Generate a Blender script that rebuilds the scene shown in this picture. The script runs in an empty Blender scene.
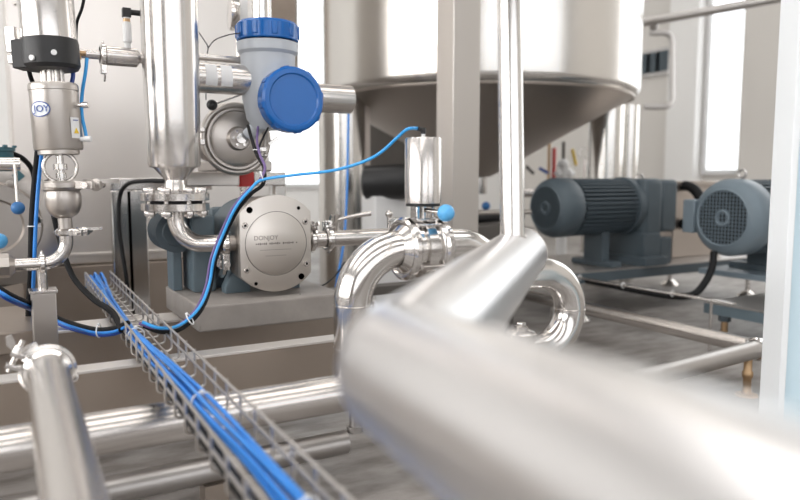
import bpy, bmesh, math, random
from mathutils import Vector, Matrix, Euler, noise
random.seed(7)
S = bpy.context.scene
COL = S.collection
V = Vector
pi = math.pi

# ------------------------------------------------------------------ camera
F = 700.0                                   # focal length in pixels of the 800 px frame
CAM = V((0, 0, 0.55))
PITCH = math.radians(5.87)
ROT = Euler((pi/2 - PITCH, 0, math.radians(-30)))
RM = ROT.to_matrix()
cd = bpy.data.cameras.new('camera'); cam = bpy.data.objects.new('camera', cd); COL.objects.link(cam)
cam.location = CAM; cam.rotation_euler = ROT
cd.sensor_width = 36; cd.lens = F/800*36; cd.clip_start = 0.02; cd.clip_end = 100
cd.dof.use_dof = True; cd.dof.focus_distance = 1.35; cd.dof.aperture_fstop = 2.9
S.camera = cam
S.view_settings.view_transform = 'Standard'; S.view_settings.look = 'None'
S.view_settings.gamma = 1; S.view_settings.use_curve_mapping = False
S.view_settings.exposure = -0.93
S.cycles.use_denoising = True
S.cycles.max_bounces = 8
S.cycles.sample_clamp_indirect = 6

# ------------------------------------------------------------------ world and light
w = bpy.data.worlds.new('world'); S.world = w; w.use_nodes = True
bg = w.node_tree.nodes['Background']; bg.inputs[0].default_value = (0.93, 0.96, 1.0, 1); bg.inputs[1].default_value = 1.0

def area(name, loc, rot, sx, sy, power, col=(1, 1, 1)):
    l = bpy.data.lights.new(name, 'AREA'); l.shape = 'RECTANGLE'; l.size = sx; l.size_y = sy
    l.energy = power; l.color = col
    o = bpy.data.objects.new(name, l); COL.objects.link(o); o.location = loc; o.rotation_euler = rot
    return o
HALL_L, HALL_R, HALL_F, HALL_B, HALL_H = -5.0, 5.2, -5.0, 6.2, 4.2
# fill lamp added at the right wall to brighten the floor; roof lights
area('fill_light_right', (HALL_R-0.2, 2.2, 1.9), (0, math.radians(90), 0), 2.4, 2.0, 70, (0.95, 0.98, 1.0))
for i, yy in enumerate((-2.6, 0.2, 3.0)):
    area('roof_light', (0.2, yy, HALL_H-0.1), (0, 0, 0), 7.5, 0.9, 150, (1.0, 0.98, 0.96))

# ------------------------------------------------------------------ placing helpers
def ray(px, py): return RM @ V(((px-400)/F, (250-py)/F, -1.0))
def P(px, py, D): return CAM + ray(px, py)*D
def onz(px, py, z): d = ray(px, py); return CAM + d*((z-CAM.z)/d.z)
def ony(px, py, y): d = ray(px, py); return CAM + d*((y-CAM.y)/d.y)
def onx(px, py, x): d = ray(px, py); return CAM + d*((x-CAM.x)/d.x)
def Zat(pt, py):
    RT = RM.transposed()
    q0 = RT @ (V((pt[0], pt[1], 0))-CAM); dz = RT @ V((0, 0, 1)); k = (250-py)/F
    return (k*(-q0.z) - q0.y)/(dz.y + k*dz.z)
def dep(pt): return -(RM.transposed() @ (V(pt)-CAM)).z
XA, YB, ZU = V((1, 0, 0)), V((0, 1, 0)), V((0, 0, 1))

def frame(o, z, x=None):
    z = V(z).normalized()
    if x is None: x = V((0, 0, 1)) if abs(z.z) < 0.9 else V((1, 0, 0))
    x = V(x); x = (x - z*x.dot(z)).normalized(); y = z.cross(x)
    m = Matrix((x, y, z)).transposed().to_4x4(); m.translation = V(o); return m

# ------------------------------------------------------------------ materials
def nmat(name):
    m = bpy.data.materials.new(name); m.use_nodes = True
    return m, m.node_tree.nodes, m.node_tree.links, m.node_tree.nodes['Principled BSDF']
def noise_node(n, l, scale, detail=4, stretch=(1, 1, 1)):
    tc = n.new('ShaderNodeTexCoord'); mp = n.new('ShaderNodeMapping'); mp.inputs['Scale'].default_value = stretch
    l.new(tc.outputs['Object'], mp.inputs[0])
    t = n.new('ShaderNodeTexNoise'); t.inputs['Scale'].default_value = scale; t.inputs['Detail'].default_value = detail
    l.new(mp.outputs[0], t.inputs['Vector']); return t
def steel(name, col, rough, var=0.06, bump=0.02, scale=18, stretch=(1, 1, 1), dirt=0.0, dirtcol=(.3, .25, .2)):
    m, n, l, b = nmat(name)
    b.inputs['Metallic'].default_value = 1; b.inputs['Base Color'].default_value = (*col, 1)
    t = noise_node(n, l, scale, 5, stretch)
    b.inputs['Roughness'].default_value = rough
    c0 = n.new('ShaderNodeMix'); c0.data_type = 'RGBA'; l.new(t.outputs['Fac'], c0.inputs['Factor'])
    c0.inputs[6].default_value = (*[c*(1-var*.6) for c in col], 1); c0.inputs[7].default_value = (*[min(1, c*(1+var*.6)) for c in col], 1)
    l.new(c0.outputs[2], b.inputs['Base Color'])
    if bump:
        bp = n.new('ShaderNodeBump'); bp.inputs['Strength'].default_value = bump; bp.inputs['Distance'].default_value = .01
        l.new(t.outputs['Fac'], bp.inputs['Height']); l.new(bp.outputs[0], b.inputs['Normal'])
    if dirt:
        t2 = noise_node(n, l, 6, 8); mx = n.new('ShaderNodeMix'); mx.data_type = 'RGBA'
        r = n.new('ShaderNodeMapRange'); r.inputs['From Min'].default_value = .5; r.inputs['From Max'].default_value = .75
        r.inputs['To Max'].default_value = dirt; l.new(t2.outputs['Fac'], r.inputs['Value']); l.new(r.outputs[0], mx.inputs['Factor'])
        mx.inputs[6].default_value = (*col, 1); mx.inputs[7].default_value = (*dirtcol, 1); l.new(mx.outputs[2], b.inputs['Base Color'])
    return m
def paint(name, col, rough=.4, spec=.5, var=.08, scale=14, bump=0.0, metallic=0):
    m, n, l, b = nmat(name)
    t = noise_node(n, l, scale, 4)
    mx = n.new('ShaderNodeMix'); mx.data_type = 'RGBA'; l.new(t.outputs['Fac'], mx.inputs['Factor'])
    mx.inputs[6].default_value = (*[c*(1-var) for c in col], 1); mx.inputs[7].default_value = (*[min(1, c*(1+var)) for c in col], 1)
    l.new(mx.outputs[2], b.inputs['Base Color'])
    b.inputs['Roughness'].default_value = rough; b.inputs['Specular IOR Level'].default_value = spec; b.inputs['Metallic'].default_value = metallic
    if bump:
        bp = n.new('ShaderNodeBump'); bp.inputs['Strength'].default_value = bump; bp.inputs['Distance'].default_value = .01
        l.new(t.outputs['Fac'], bp.inputs['Height']); l.new(bp.outputs[0], b.inputs['Normal'])
    return m
def glow(name, col, s):
    m, n, l, b = nmat(name); b.inputs['Base Color'].default_value = (*col, 1)
    b.inputs['Emission Color'].default_value = (*col, 1); b.inputs['Emission Strength'].default_value = s; return m

M = dict(
    polish=steel('polished_steel', (.74, .72, .70), .18, .04, 0, 10),
    satin=steel('satin_steel', (.64, .61, .585), .27, .02, 0, 30),
    brushed=steel('brushed_steel', (.68, .655, .635), .24, .05, .004, 40, (1, 1, .02)),
    fore=steel('foreground_steel', (.84, .83, .83), .29, .04, .004, 8),
    cast=steel('cast_steel', (.50, .465, .435), .35, .04, .008, 60),
    old=steel('worn_steel', (.50, .48, .465), .42, .03, 0, 22, dirt=.25, dirtcol=(.36, .32, .29)),
    cab=steel('cabinet_steel', (.74, .70, .665), .36, .05, .02, 5, (1, 1, .3)),
    beam=steel('beam_steel', (.36, .305, .26), .38, .08, .01, 9, dirt=.4, dirtcol=(.26, .20, .16)),
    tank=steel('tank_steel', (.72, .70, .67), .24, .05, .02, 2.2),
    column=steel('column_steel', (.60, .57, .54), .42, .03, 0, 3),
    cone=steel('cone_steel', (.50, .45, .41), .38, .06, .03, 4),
    strip=steel('lit_beam_top', (.80, .77, .74), .5, .05, 0, 20),  # paler steel, colours the light on the beam tops
    wire=steel('tray_wire', (.62, .59, .56), .38, .05, .0, 30),
    plate=steel('face_plate', (.66, .62, .58), .38, .05, .02, 40, (.05, 1, 1)),
    brass=steel('rusty_brass', (.50, .34, .20), .42, .1, .05, 60),
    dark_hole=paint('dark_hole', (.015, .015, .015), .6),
    black=paint('black_plastic', (.014, .014, .015), .42),
    rubber=paint('black_rubber', (.010, .010, .011), .6, .2),
    blue=paint('blue_cap_paint', (.002, .115, .42), .22, .5, .05),
    grey=paint('light_grey_paint', (.50, .53, .57), .38, .5, .04),
    bluegrey=paint('blue_grey_paint', (.115, .155, .18), .42, .5, .1, 20),
    motor=paint('motor_paint', (.070, .092, .108), .5, .4, .1, 20),
    motor2=paint('motor_cover_paint', (.145, .185, .215), .45, .4, .08, 20),
    teal=paint('teal_paint', (.045, .13, .16), .4),
    cable=paint('blue_cable', (.03, .24, .72), .35, .5, .1, 30),
    navy=paint('navy_cable', (.012, .06, .32), .35),
    hose=paint('light_blue_hose', (.04, .36, .82), .3),
    purple=paint('purple_cable', (.16, .10, .26), .4),
    ball=paint('blue_knob', (.11, .43, .80), .35, .5, .05),
    balld=paint('dark_blue_knob', (.04, .17, .42), .4, .5, .05),
    white=paint('white_plastic', (.80, .80, .80), .4),
    pale=paint('pale_blue_panel', (.66, .83, .92), .5, .3, .05, 3),
    palew=paint('white_panel_edge', (.88, .91, .93), .5, .3, .02, 3),
    red=paint('red_plastic', (.55, .03, .03), .4),
    yellow=paint('yellow_label', (.8, .55, .03), .5),
    text=paint('dark_print', (.16, .14, .13), .6),
    textb=paint('blue_print', (.05, .10, .35), .6),
    plinth=paint('cement_plinth', (.30, .275, .255), .62, .3, .25, 18, .25),
    wallp=paint('wall_paint', (.72, .69, .65), .8, .2, .04, 1.5),
    wallw=paint('white_wall', (.88, .87, .85), .8, .2, .02, 1.5),
    walld=paint('brown_grey_wall', (.26, .235, .215), .8, .2, .04, 1.5),
    win2=glow('window_pane_daylight', (.95, .97, 1.0), 3.0),
    win3=glow('window_pane_sunny_side', (.99, .985, .98), 10.5),
    ceil=paint('ceiling_paint', (.48, .47, .46), .8, .2, .02, 1.5),
    dgrey=paint('dark_grey_housing', (.10, .09, .082), .5, .4, .1),
    win=glow('bright_window_pane', (.93, .97, 1.0), 3.2),
    frame=paint('window_frame', (.75, .75, .75), .5),
)
M['beam'].node_tree.nodes['Principled BSDF'].inputs['Metallic'].default_value = .6
def floor_mat():
    m, n, l, b = nmat('concrete_floor')
    t = noise_node(n, l, 3.2, 10); t2 = noise_node(n, l, 60, 6); t3 = noise_node(n, l, 9, 8, (1, 2.5, 1))
    cr = n.new('ShaderNodeValToRGB'); l.new(t.outputs['Fac'], cr.inputs[0])
    e = cr.color_ramp.elements; e[0].position = .32; e[0].color = (.24, .22, .205, 1); e[1].position = .68; e[1].color = (.42, .40, .385, 1)
    cr2 = n.new('ShaderNodeValToRGB'); l.new(t3.outputs['Fac'], cr2.inputs[0])
    e = cr2.color_ramp.elements; e[0].position = .35; e[0].color = (.62, .6, .58, 1); e[1].position = .6; e[1].color = (1, 1, 1, 1)
    mx = n.new('ShaderNodeMix'); mx.data_type = 'RGBA'; mx.blend_type = 'MULTIPLY'; mx.inputs['Factor'].default_value = 1
    l.new(cr.outputs[0], mx.inputs[6]); l.new(cr2.outputs[0], mx.inputs[7]); l.new(mx.outputs[2], b.inputs['Base Color'])
    b.inputs['Roughness'].default_value = .5
    bp = n.new('ShaderNodeBump'); bp.inputs['Strength'].default_value = .35; bp.inputs['Distance'].default_value = .004
    l.new(t2.outputs['Fac'], bp.inputs['Height']); l.new(bp.outputs[0], b.inputs['Normal'])
    return m
M['floor'] = floor_mat()

# ------------------------------------------------------------------ mesh builder
ORG = {}
def tag(o, label=None, cat=None, group=None, kind=None):
    for k, v in (('label', label), ('category', cat), ('group', group), ('kind', kind)):
        if v: o[k] = v
    return o
def thing(name, label, cat, loc, group=None):
    o = bpy.data.objects.new(name, None); COL.objects.link(o); o.location = loc; o.empty_display_size = .05
    ORG[o] = V(loc); return tag(o, label, cat, group)
class MB:
    def __init__(s): s.b = bmesh.new(); s.boxy = False
    def _add(s, vs, fs):
        vv = [s.b.verts.new(v) for v in vs]
        for f in fs:
            try: s.b.faces.new([vv[i] for i in f])
            except ValueError: pass
        return s
    def box(s, c, size, m=None, bev=0.0):
        x, y, z = [d/2 for d in size]; c = V(c); s.boxy = s.boxy or bev > 0
        b = bmesh.new(); bmesh.ops.create_cube(b, size=1)
        for v in b.verts: v.co = V((v.co.x*2*x, v.co.y*2*y, v.co.z*2*z))
        if bev: bmesh.ops.bevel(b, geom=b.edges[:], offset=bev, segments=2, affect='EDGES', profile=.5)
        for v in b.verts:
            v.co = v.co + c
            if m: v.co = m @ v.co
        b.verts.index_update()
        s._add([v.co.copy() for v in b.verts], [[v.index for v in f.verts] for f in b.faces]); b.free(); return s
    def span(s, a, c, bev=0.0):
        a, c = V(a), V(c); return s.box((a+c)/2, [abs(d) for d in (c-a)], None, bev)
    def lathe(s, prof, m, seg=40, closed=False, a0=0, a1=2*pi, caps=True):
        full = abs(a1-a0-2*pi) < 1e-6; ns = seg if full else seg+1
        vs, fs = [], []; k = len(prof)
        for i in range(ns):
            a = a0+(a1-a0)*i/seg
            for r, z in prof: vs.append(m @ V((r*math.cos(a), r*math.sin(a), z)))
        for i in range(seg):
            j = (i+1) % ns
            for q in range(k if closed else k-1):
                q2 = (q+1) % k
                fs.append((i*k+q, j*k+q, j*k+q2, i*k+q2))
        if not closed and caps:
            if prof[0][0] > 1e-6 and full: fs.append([i*k for i in range(ns)][::-1])
            if prof[-1][0] > 1e-6 and full: fs.append([i*k+k-1 for i in range(ns)])
        elif not full:
            fs.append(list(range(k))); fs.append([(ns-1)*k+q for q in range(k)][::-1])
        s._add(vs, fs); return s
    def cyl(s, a, c, r, r2=None, seg=28, ch=0.0):
        a, c = V(a), V(c); L = (c-a).length; r2 = r if r2 is None else r2
        pr = [(r, 0), (r2, L)] if not ch else [(r-ch, 0), (r, ch), (r2, L-ch), (r2-ch, L)]
        return s.lathe(pr, frame(a, c-a), seg)
    def sphere(s, c, r, seg=24, sc=(1, 1, 1), m=None):
        pr = [(max(0, r*math.sin(pi*i/12)), -r*math.cos(pi*i/12)) for i in range(13)]
        pr[0] = (0, -r); pr[-1] = (0, r)
        mm = m or Matrix.Translation(V(c)); return s.lathe(pr, mm @ Matrix.Diagonal((*sc, 1)), seg)
    def tube(s, pts, r, seg=20, cap=True, inner=None):
        pts = [V(p) for p in pts]; n = len(pts); vs, fs = [], []
        t = (pts[1]-pts[0]).normalized(); x = frame((0, 0, 0), t).to_3x3() @ V((1, 0, 0))
        for i in range(n):
            tt = (pts[min(i+1, n-1)]-pts[max(i-1, 0)]).normalized()
            x = (x - tt*x.dot(tt)).normalized(); y = tt.cross(x)
            rr = r[i] if isinstance(r, (list, tuple)) else r
            for k in range(seg):
                a = 2*pi*k/seg; vs.append(pts[i] + (x*math.cos(a)+y*math.sin(a))*rr)
        for i in range(n-1):
            for k in range(seg):
                k2 = (k+1) % seg; fs.append((i*seg+k, i*seg+k2, (i+1)*seg+k2, (i+1)*seg+k))
        if cap: fs.append(list(range(seg))[::-1]); fs.append([(n-1)*seg+k for k in range(seg)])
        s._add(vs, fs); return s
    def torus(s, m, R, r, seg=40, sub=10, a0=0, a1=2*pi):
        return s.lathe([(R+r*math.cos(2*pi*i/sub), r*math.sin(2*pi*i/sub)) for i in range(sub)], m, seg, True, a0, a1)
    def prism(s, out, d, m, bev=0):
        b = bmesh.new(); vv = [b.verts.new((x, y, 0)) for x, y in out]; f = b.faces.new(vv)
        e = bmesh.ops.extrude_face_region(b, geom=[f])
        for v in e['geom']:
            if isinstance(v, bmesh.types.BMVert): v.co.z += d
        if bev:
            ed = [x for x in b.edges if abs(x.verts[0].co.z-x.verts[1].co.z) < 1e-7]
            bmesh.ops.bevel(b, geom=ed, offset=bev, segments=2, affect='EDGES', profile=.5)
        bmesh.ops.recalc_face_normals(b, faces=b.faces); b.verts.index_update()
        s._add([m @ v.co for v in b.verts], [[v.index for v in f.verts] for f in b.faces]); b.free(); return s
    def build(s, name, mat, parent=None, label=None, cat=None, group=None, kind=None, smooth=True):
        bmesh.ops.recalc_face_normals(s.b, faces=s.b.faces)
        if parent is not None: o0 = ORG[parent]
        else:
            c = [v.co for v in s.b.verts]
            o0 = V(((min(v.x for v in c)+max(v.x for v in c))/2, (min(v.y for v in c)+max(v.y for v in c))/2, min(v.z for v in c)))
        for v in s.b.verts: v.co -= o0
        me = bpy.data.meshes.new(name); s.b.to_mesh(me); s.b.free()
        if smooth:
            me.polygons.foreach_set('use_smooth', [True]*len(me.polygons)); me.set_sharp_from_angle(angle=math.radians(20 if s.boxy else 40))
        me.materials.append(M[mat] if isinstance(mat, str) else mat)
        o = bpy.data.objects.new(name, me); COL.objects.link(o)
        if parent is not None: o.parent = parent
        else: o.location = o0
        ORG[o] = o0
        return tag(o, label, cat, group, kind)
def text_obj(name, body, size, m, mat, parent, depth=.0004, sx=1.0):
    c = bpy.data.curves.new('lettering', 'FONT'); c.body = body; c.size = size; c.align_x = 'CENTER'; c.align_y = 'CENTER'; c.extrude = depth
    t = bpy.data.objects.new('lettering_source', c); COL.objects.link(t)
    bpy.context.view_layer.update()
    me = bpy.data.meshes.new_from_object(t.evaluated_get(bpy.context.evaluated_depsgraph_get()))
    bpy.data.objects.remove(t)
    for v in me.vertices: v.co = (m @ V((v.co.x*sx, v.co.y, v.co.z))) - ORG[parent]
    me.materials.clear(); me.materials.append(M[mat])
    o = bpy.data.objects.new(name, me); COL.objects.link(o); o.parent = parent; ORG[o] = ORG[parent]; return o
def fillet(pts, rad, n=12):
    pts = [V(p) for p in pts]; out = [pts[0]]
    for i in range(1, len(pts)-1):
        p = pts[i]; a = (pts[i-1]-p); b = (pts[i+1]-p); r = rad[i-1] if isinstance(rad, (list, tuple)) else rad
        ang = a.angle(b)/2; d = r/math.tan(ang); a.normalize(); b.normalize()
        c = p + (a+b).normalized()*(r/math.sin(ang)); s0 = p+a*d-c; s1 = p+b*d-c; th = s0.angle(s1)
        for k in range(n+1):
            f = k/n; out.append(c + (s0*math.sin((1-f)*th)+s1*math.sin(f*th))/math.sin(th))
    out.append(pts[-1]); return out
def spline(pts, n=8):
    pts = [V(p) for p in pts]; q = [pts[0]*2-pts[1]]+pts+[pts[-1]*2-pts[-2]]; out = []
    for i in range(1, len(q)-2):
        a, b, c, d = q[i-1], q[i], q[i+1], q[i+2]
        for k in range(n):
            t = k/n; out.append(.5*((2*b)+(c-a)*t+(2*a-5*b+4*c-d)*t*t+(3*b-a-3*c+d)*t**3))
    out.append(pts[-1]); return out
def rotz(a): return Matrix.Rotation(a, 4, 'Z')
def hexa(mb, m, r, h):
    mb.prism([(r*math.cos(pi/3*i), r*math.sin(pi/3*i)) for i in range(6)], h, m, r*.08); return mb

# ------------------------------------------------------------------ the hall
MB().box((0.1, .6, -.05), (10.6, 11.6, .1)).build('floor', 'floor', kind='structure', smooth=False)
def wall(name, a, c, mat='wallw'): return MB().span(a, c).build(name, mat, kind='structure', smooth=False)
wall('wall_back', (HALL_L, HALL_B, 0), (HALL_R+.1, HALL_B+.1, HALL_H))
wall('wall_left', (HALL_L-.1, HALL_F, 0), (HALL_L, HALL_B, HALL_H), 'walld')
wall('wall_front', (HALL_L, HALL_F-.1, 0), (HALL_R+.1, HALL_F, HALL_H), 'walld')
wall('wall_right', (HALL_R, HALL_F, 0), (HALL_R+.1, HALL_B, HALL_H), 'wallp')
wall('ceiling', (HALL_L-.1, HALL_F-.1, HALL_H), (HALL_R+.1, HALL_B+.1, HALL_H+.1), 'ceil')
def window(name, pa, pb, nrm, t=.04, pane='win'):
    a, c = V(pa), V(pb); n = V(nrm)
    fr = MB()
    if abs(n.x) > .5:
        x = a.x; y0, y1 = sorted((a.y, c.y)); z0, z1 = sorted((a.z, c.z))
        for (p, q) in (((x, y0-t, z0-t), (x+n.x*.04, y0, z1+t)), ((x, y1, z0-t), (x+n.x*.04, y1+t, z1+t)), ((x, y0, z0-t), (x+n.x*.04, y1, z0)), ((x, y0, z1), (x+n.x*.04, y1, z1+t))): fr.span(p, q)
        fo = fr.build(name, 'frame', kind='structure')
        MB().span((x, y0, z0), (x+n.x*.015, y1, z1)).build('pane', pane, fo)
    else:
        y = a.y; x0, x1 = sorted((a.x, c.x)); z0, z1 = sorted((a.z, c.z))
        for (p, q) in (((x0-t, y, z0-t), (x0, y+n.y*.04, z1+t)), ((x1, y, z0-t), (x1+t, y+n.y*.04, z1+t)), ((x0, y, z0-t), (x1, y+n.y*.04, z0)), ((x0, y, z1), (x1, y+n.y*.04, z1+t))): fr.span(p, q)
        fo = fr.build(name, 'frame', kind='structure')
        MB().span((x0, y, z0), (x1, y+n.y*.015, z1)).build('pane', pane, fo)
# bright window between the pilasters on the right wall, tall window on the back wall, windows left and behind the camera
a = onx(708, 176, HALL_R); c = onx(745, 176, HALL_R)
window('window_1', (HALL_R, a.y, .62), (HALL_R, c.y, 3.6), (-1, 0, 0))
a = ony(238, 100, HALL_B); c = ony(322, 100, HALL_B)
window('window_2', (a.x, HALL_B, .5), (c.x, HALL_B, 3.8), (0, -1, 0))
window('window_3', (HALL_L, -3.2, .8), (HALL_L, 4.4, 3.4), (1, 0, 0), pane='win3')
window('window_4', (-3.2, HALL_F, .8), (4.4, HALL_F, 3.4), (0, 1, 0), pane='win2')
for nm, pts_ in (('window_3', [(HALL_L+.03, -3.2+1.09*i, None) for i in range(1, 7)]), ('window_4', [(-3.2+1.09*i, HALL_F+.03, None) for i in range(1, 7)])):
    par = bpy.data.objects[nm]
    for (xx, yy, _) in pts_:
        MB().span((xx-.03 if nm == 'window_3' else xx-.09, yy-.09 if nm == 'window_3' else yy-.03, .8), (xx+.03 if nm == 'window_3' else xx+.09, yy+.09 if nm == 'window_3' else yy+.03, 3.4)).build('mullion', 'walld', par)
# pilasters
a = onx(676, 100, HALL_R); c = onx(705, 100, HALL_R)
MB().span((HALL_R-.12, c.y, 0), (HALL_R, a.y, HALL_H), .004).build('trim_1', 'wallw', kind='structure')
a = onx(748, 100, HALL_R); c = onx(800, 100, HALL_R)
MB().span((HALL_R-.1, c.y, 0), (HALL_R, a.y, HALL_H), .004).build('trim_2', 'wallp', kind='structure')

# ------------------------------------------------------------------ left skid: beams, cabinet, frame
def beam_along(px, py, z, x0, x1, depth, h, label, mat='beam'):
    p = onz(px, py, z)
    t = thing('skid_beam', label, 'beam', ((x0+x1)/2, p.y+depth/2, z-h), 'skid beams under the pump')
    MB().span((x0, p.y, z-h), (x1, p.y+depth, z-.005), .001).build('body', mat, t)
    MB().span((x0, p.y-.002, z-.005), (x1, p.y+depth+.004, z), .001).build('lit_top_strip', 'strip', t)  # light caught on the beam top, put in as a paler strip
    return p, t
ZS = .25
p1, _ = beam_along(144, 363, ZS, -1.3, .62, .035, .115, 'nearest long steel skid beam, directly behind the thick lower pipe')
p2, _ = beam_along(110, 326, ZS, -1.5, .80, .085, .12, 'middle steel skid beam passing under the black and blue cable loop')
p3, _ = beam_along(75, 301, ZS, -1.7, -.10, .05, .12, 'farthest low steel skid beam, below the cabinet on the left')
# cross members of the skid
pc = onz(20, 330, ZS)
CY = P(60, 250, 2.25).y                        # front face of the steel cabinet
cl = ony(10, 100, CY).x; cr_ = ony(268, 60, CY).x
t = thing('steel_cabinet', 'large brushed stainless cabinet filling the left background behind the pumps', 'cabinet', ((cl+cr_)/2, CY+.2, 0))
MB().span((cl, CY, .27), (cr_, CY+.42, 2.2), .006).build('body', 'cab', t)
zl = Zat(ony(60, 252, CY), 254)
MB().span((cl-.01, CY-.012, zl-.012), (cr_+.01, CY+.01, zl), .002).build('ledge', 'cab', t)
MB().span((cl-.01, CY-.03, .0), (cr_+.01, CY+.40, .268), .004).build('base', 'beam', t)
for px, py in ((6, 4),):
    q = ony(15, py, CY); MB().sphere(q, .006).build('rivet', 'satin', t)

# chrome stand behind the left valve (108-150, 173-280)
SD = 1.95
s0 = P(110, 178, SD); s1 = P(146, 178, SD); zt = s0.z; yb = s0.y; x0 = s0.x; x1 = ony(146, 178, yb).x
t = thing('steel_stand', 'small polished square-tube stand behind the two vertical valve columns', 'stand', ((x0+x1)/2, yb, ZS))
zb = .0
MB().span((x0, yb, zt-.035), (ony(212, 178, yb).x, yb+.035, zt), .003).build('top_rail', 'polish', t)
MB().span((x0, yb, zb), (x0+.055, yb+.028, zt-.035), .003).build('leg', 'polish', t)
MB().span((x1-.055, yb+.0, zb), (x1, yb+.03, zt-.035), .003).build('leg', 'polish', t)

# bar with red end behind the pump (180-262, 172-190)
bp0 = P(232, 182, 1.85); yb2 = bp0.y
xa = ony(186, 182, yb2).x; xb = ony(240, 182, yb2).x; xc = ony(254, 182, yb2).x; xd = ony(286, 182, yb2).x
zt2 = Zat(bp0, 172); zb2 = Zat(bp0, 186)
t = thing('mounting_bar', 'horizontal stainless mounting bar with a red section behind the round pump face', 'bar', (bp0.x, yb2, 0))
MB().span((xa, yb2, zb2), (xb, yb2+.03, zt2), .003).build('bar', 'satin', t)
MB().span((xb, yb2-.002, zb2-.002), (xc, yb2+.032, zt2+.002), .003).build('red_block', 'red', t)
MB().span((xc, yb2, zb2), (xd, yb2+.03, zt2), .003).build('bar', 'satin', t)
MB().span((xd-.03, yb2+.001, 0), (xd, yb2+.029, zb2), .002).build('leg', 'satin', t)
MB().span((xa+.02, yb2+.001, 0), (xa+.05, yb2+.029, zb2), .002).build('leg', 'satin', t)
MB().cyl(ony(245, 186, yb2)+V((0, .015, 0)), V((ony(245, 186, yb2).x, yb2+.015, .29)), .010).build('post', 'satin', t)

# ------------------------------------------------------------------ lower pipes on the left
pb = onz(160, 422, .195); pv = onz(352, 392, .195)
Y1 = (pb.y*0.4+pv.y*0.6); XV = onz(352, 392, .195).x
XV = ony(353, 330, Y1).x
ZB = .195; RB = .031
mb = MB().cyl((-1.0, Y1, ZB), (XV+.30, Y1, ZB), RB, seg=40)
mb.build('steel_pipe', 'satin', None, 'thick horizontal stainless pipe low in front, meeting the foot of the vertical bend', 'pipe')
pl = onz(160, 480, .055); YL = pl.y
t = thing('drain_pipe', 'thin grey lowest pipe on the floor crossing the bottom left', 'pipe', (pl.x, YL, 0))
MB().cyl((-1.0, YL, .055), (.55, YL, .055), .0225, seg=36).build('run', 'old', t)
pr_ = ony(355, 425, YL)
MB().cyl((pr_.x, YL, .07), (pr_.x, YL, .16), .0105).build('riser', 'old', t)
MB().cyl((pr_.x, YL, .072), (pr_.x, YL, .082), .016).build('riser_collar', 'old', t)
for xx in (-.55, .30):
    MB().span((xx-.02, YL-.02, 0), (xx+.02, YL+.02, .034)).build('pipe_support', 'beam', t)

# left pipe running towards the viewer with its ferrule
ZP = .29
pe = onz(48, 371, ZP); pn = onz(74, 500, ZP)
ux = (pe-pn); ux.z = 0; ux.normalize()
t = thing('steel_pipe', 'stainless pipe running towards the viewer at the bottom left with a clamped end', 'pipe', (pe.x, pe.y, ZP))
pend = pn - ux*.55
MB().cyl(pe+ux*.0, pend, .0255, seg=44).build('tube', 'satin', t)
MB().lathe([(.0255, -.004), (.031, -.004), (.031, .002), (.0255, .008)], frame(pe, -ux), 44).build('ferrule', 'polish', t)
MB().cyl(pe+ux*.02, pe+ux*.003, .0255, seg=44).build('end_ferrule', 'satin', t)
for dd in (.35,):
    q = pn + ux*.0
    MB().span((pend.x-.02, pend.y-.02+.05, 0), (pend.x+.02, pend.y+.07, ZP-.0255)).build('pipe_support', 'beam', t)

def clamp(c, ax, r, label, ang=0.0, wd=.008, group='pipe clamps on the stainless pipes', lug=1.0, mat='polish', swing=0):
    c = V(c); m = frame(c, ax) @ rotz(ang)
    t = thing('pipe_clamp', label, 'clamp', c, group)
    ro = r*1.0+.006
    MB().lathe([(r*.98, -wd), (ro-.004, -wd), (ro, -wd*.5), (ro, wd*.5), (ro-.004, wd), (r*.98, wd)], m, 44, True, .12, 2*pi-.12).build('band', mat, t)
    L = .010*lug
    lg = MB()
    for s in (-1, 1): lg.box((ro+L*.4, s*.0065*lug, 0), (L*1.5, .005*lug, wd*1.7), m, .001)
    lg.build('lug', mat, t)
    lb = .020*lug
    MB().cyl(m @ V((ro+L*.6, -lb*.6, 0)), m @ V((ro+L*.6, lb*1.1, 0)), .0028*lug).build('bolt', 'satin', t)
    wn = MB(); q = m @ V((ro+L*.6, lb*.55, 0)); mw = frame(q, m.to_3x3() @ V((0, 1, 0)), m.to_3x3() @ V((1, .0, swing)))
    wn.lathe([(.0055*lug, -.004), (.0045*lug, .006)], mw, 16)
    for s in (-1, 1):
        wn.prism([(s*x*lug, y*lug) for x, y in ((.003, -.003), (.012, .001), (.016, .009), (.012, .013), (.005, .006))], .0032*lug, mw @ Matrix.Translation((0, -.0016*lug, .0)) @ Matrix.Rotation(pi/2, 4, 'X'), 0)
    wn.build('wing_nut', mat, t)
    MB().torus(frame(m @ V((-ro, 0, 0)), m.to_3x3() @ V((0, 0, 1))), .0035, .0022, 12, 6).build('hinge', mat, t)
    return t
clamp(pe+ux*.004, ux, .030, 'shiny clamp around the pipe end at the bottom left, arm pointing left', math.radians(-65), .007, lug=1.3)

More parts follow.
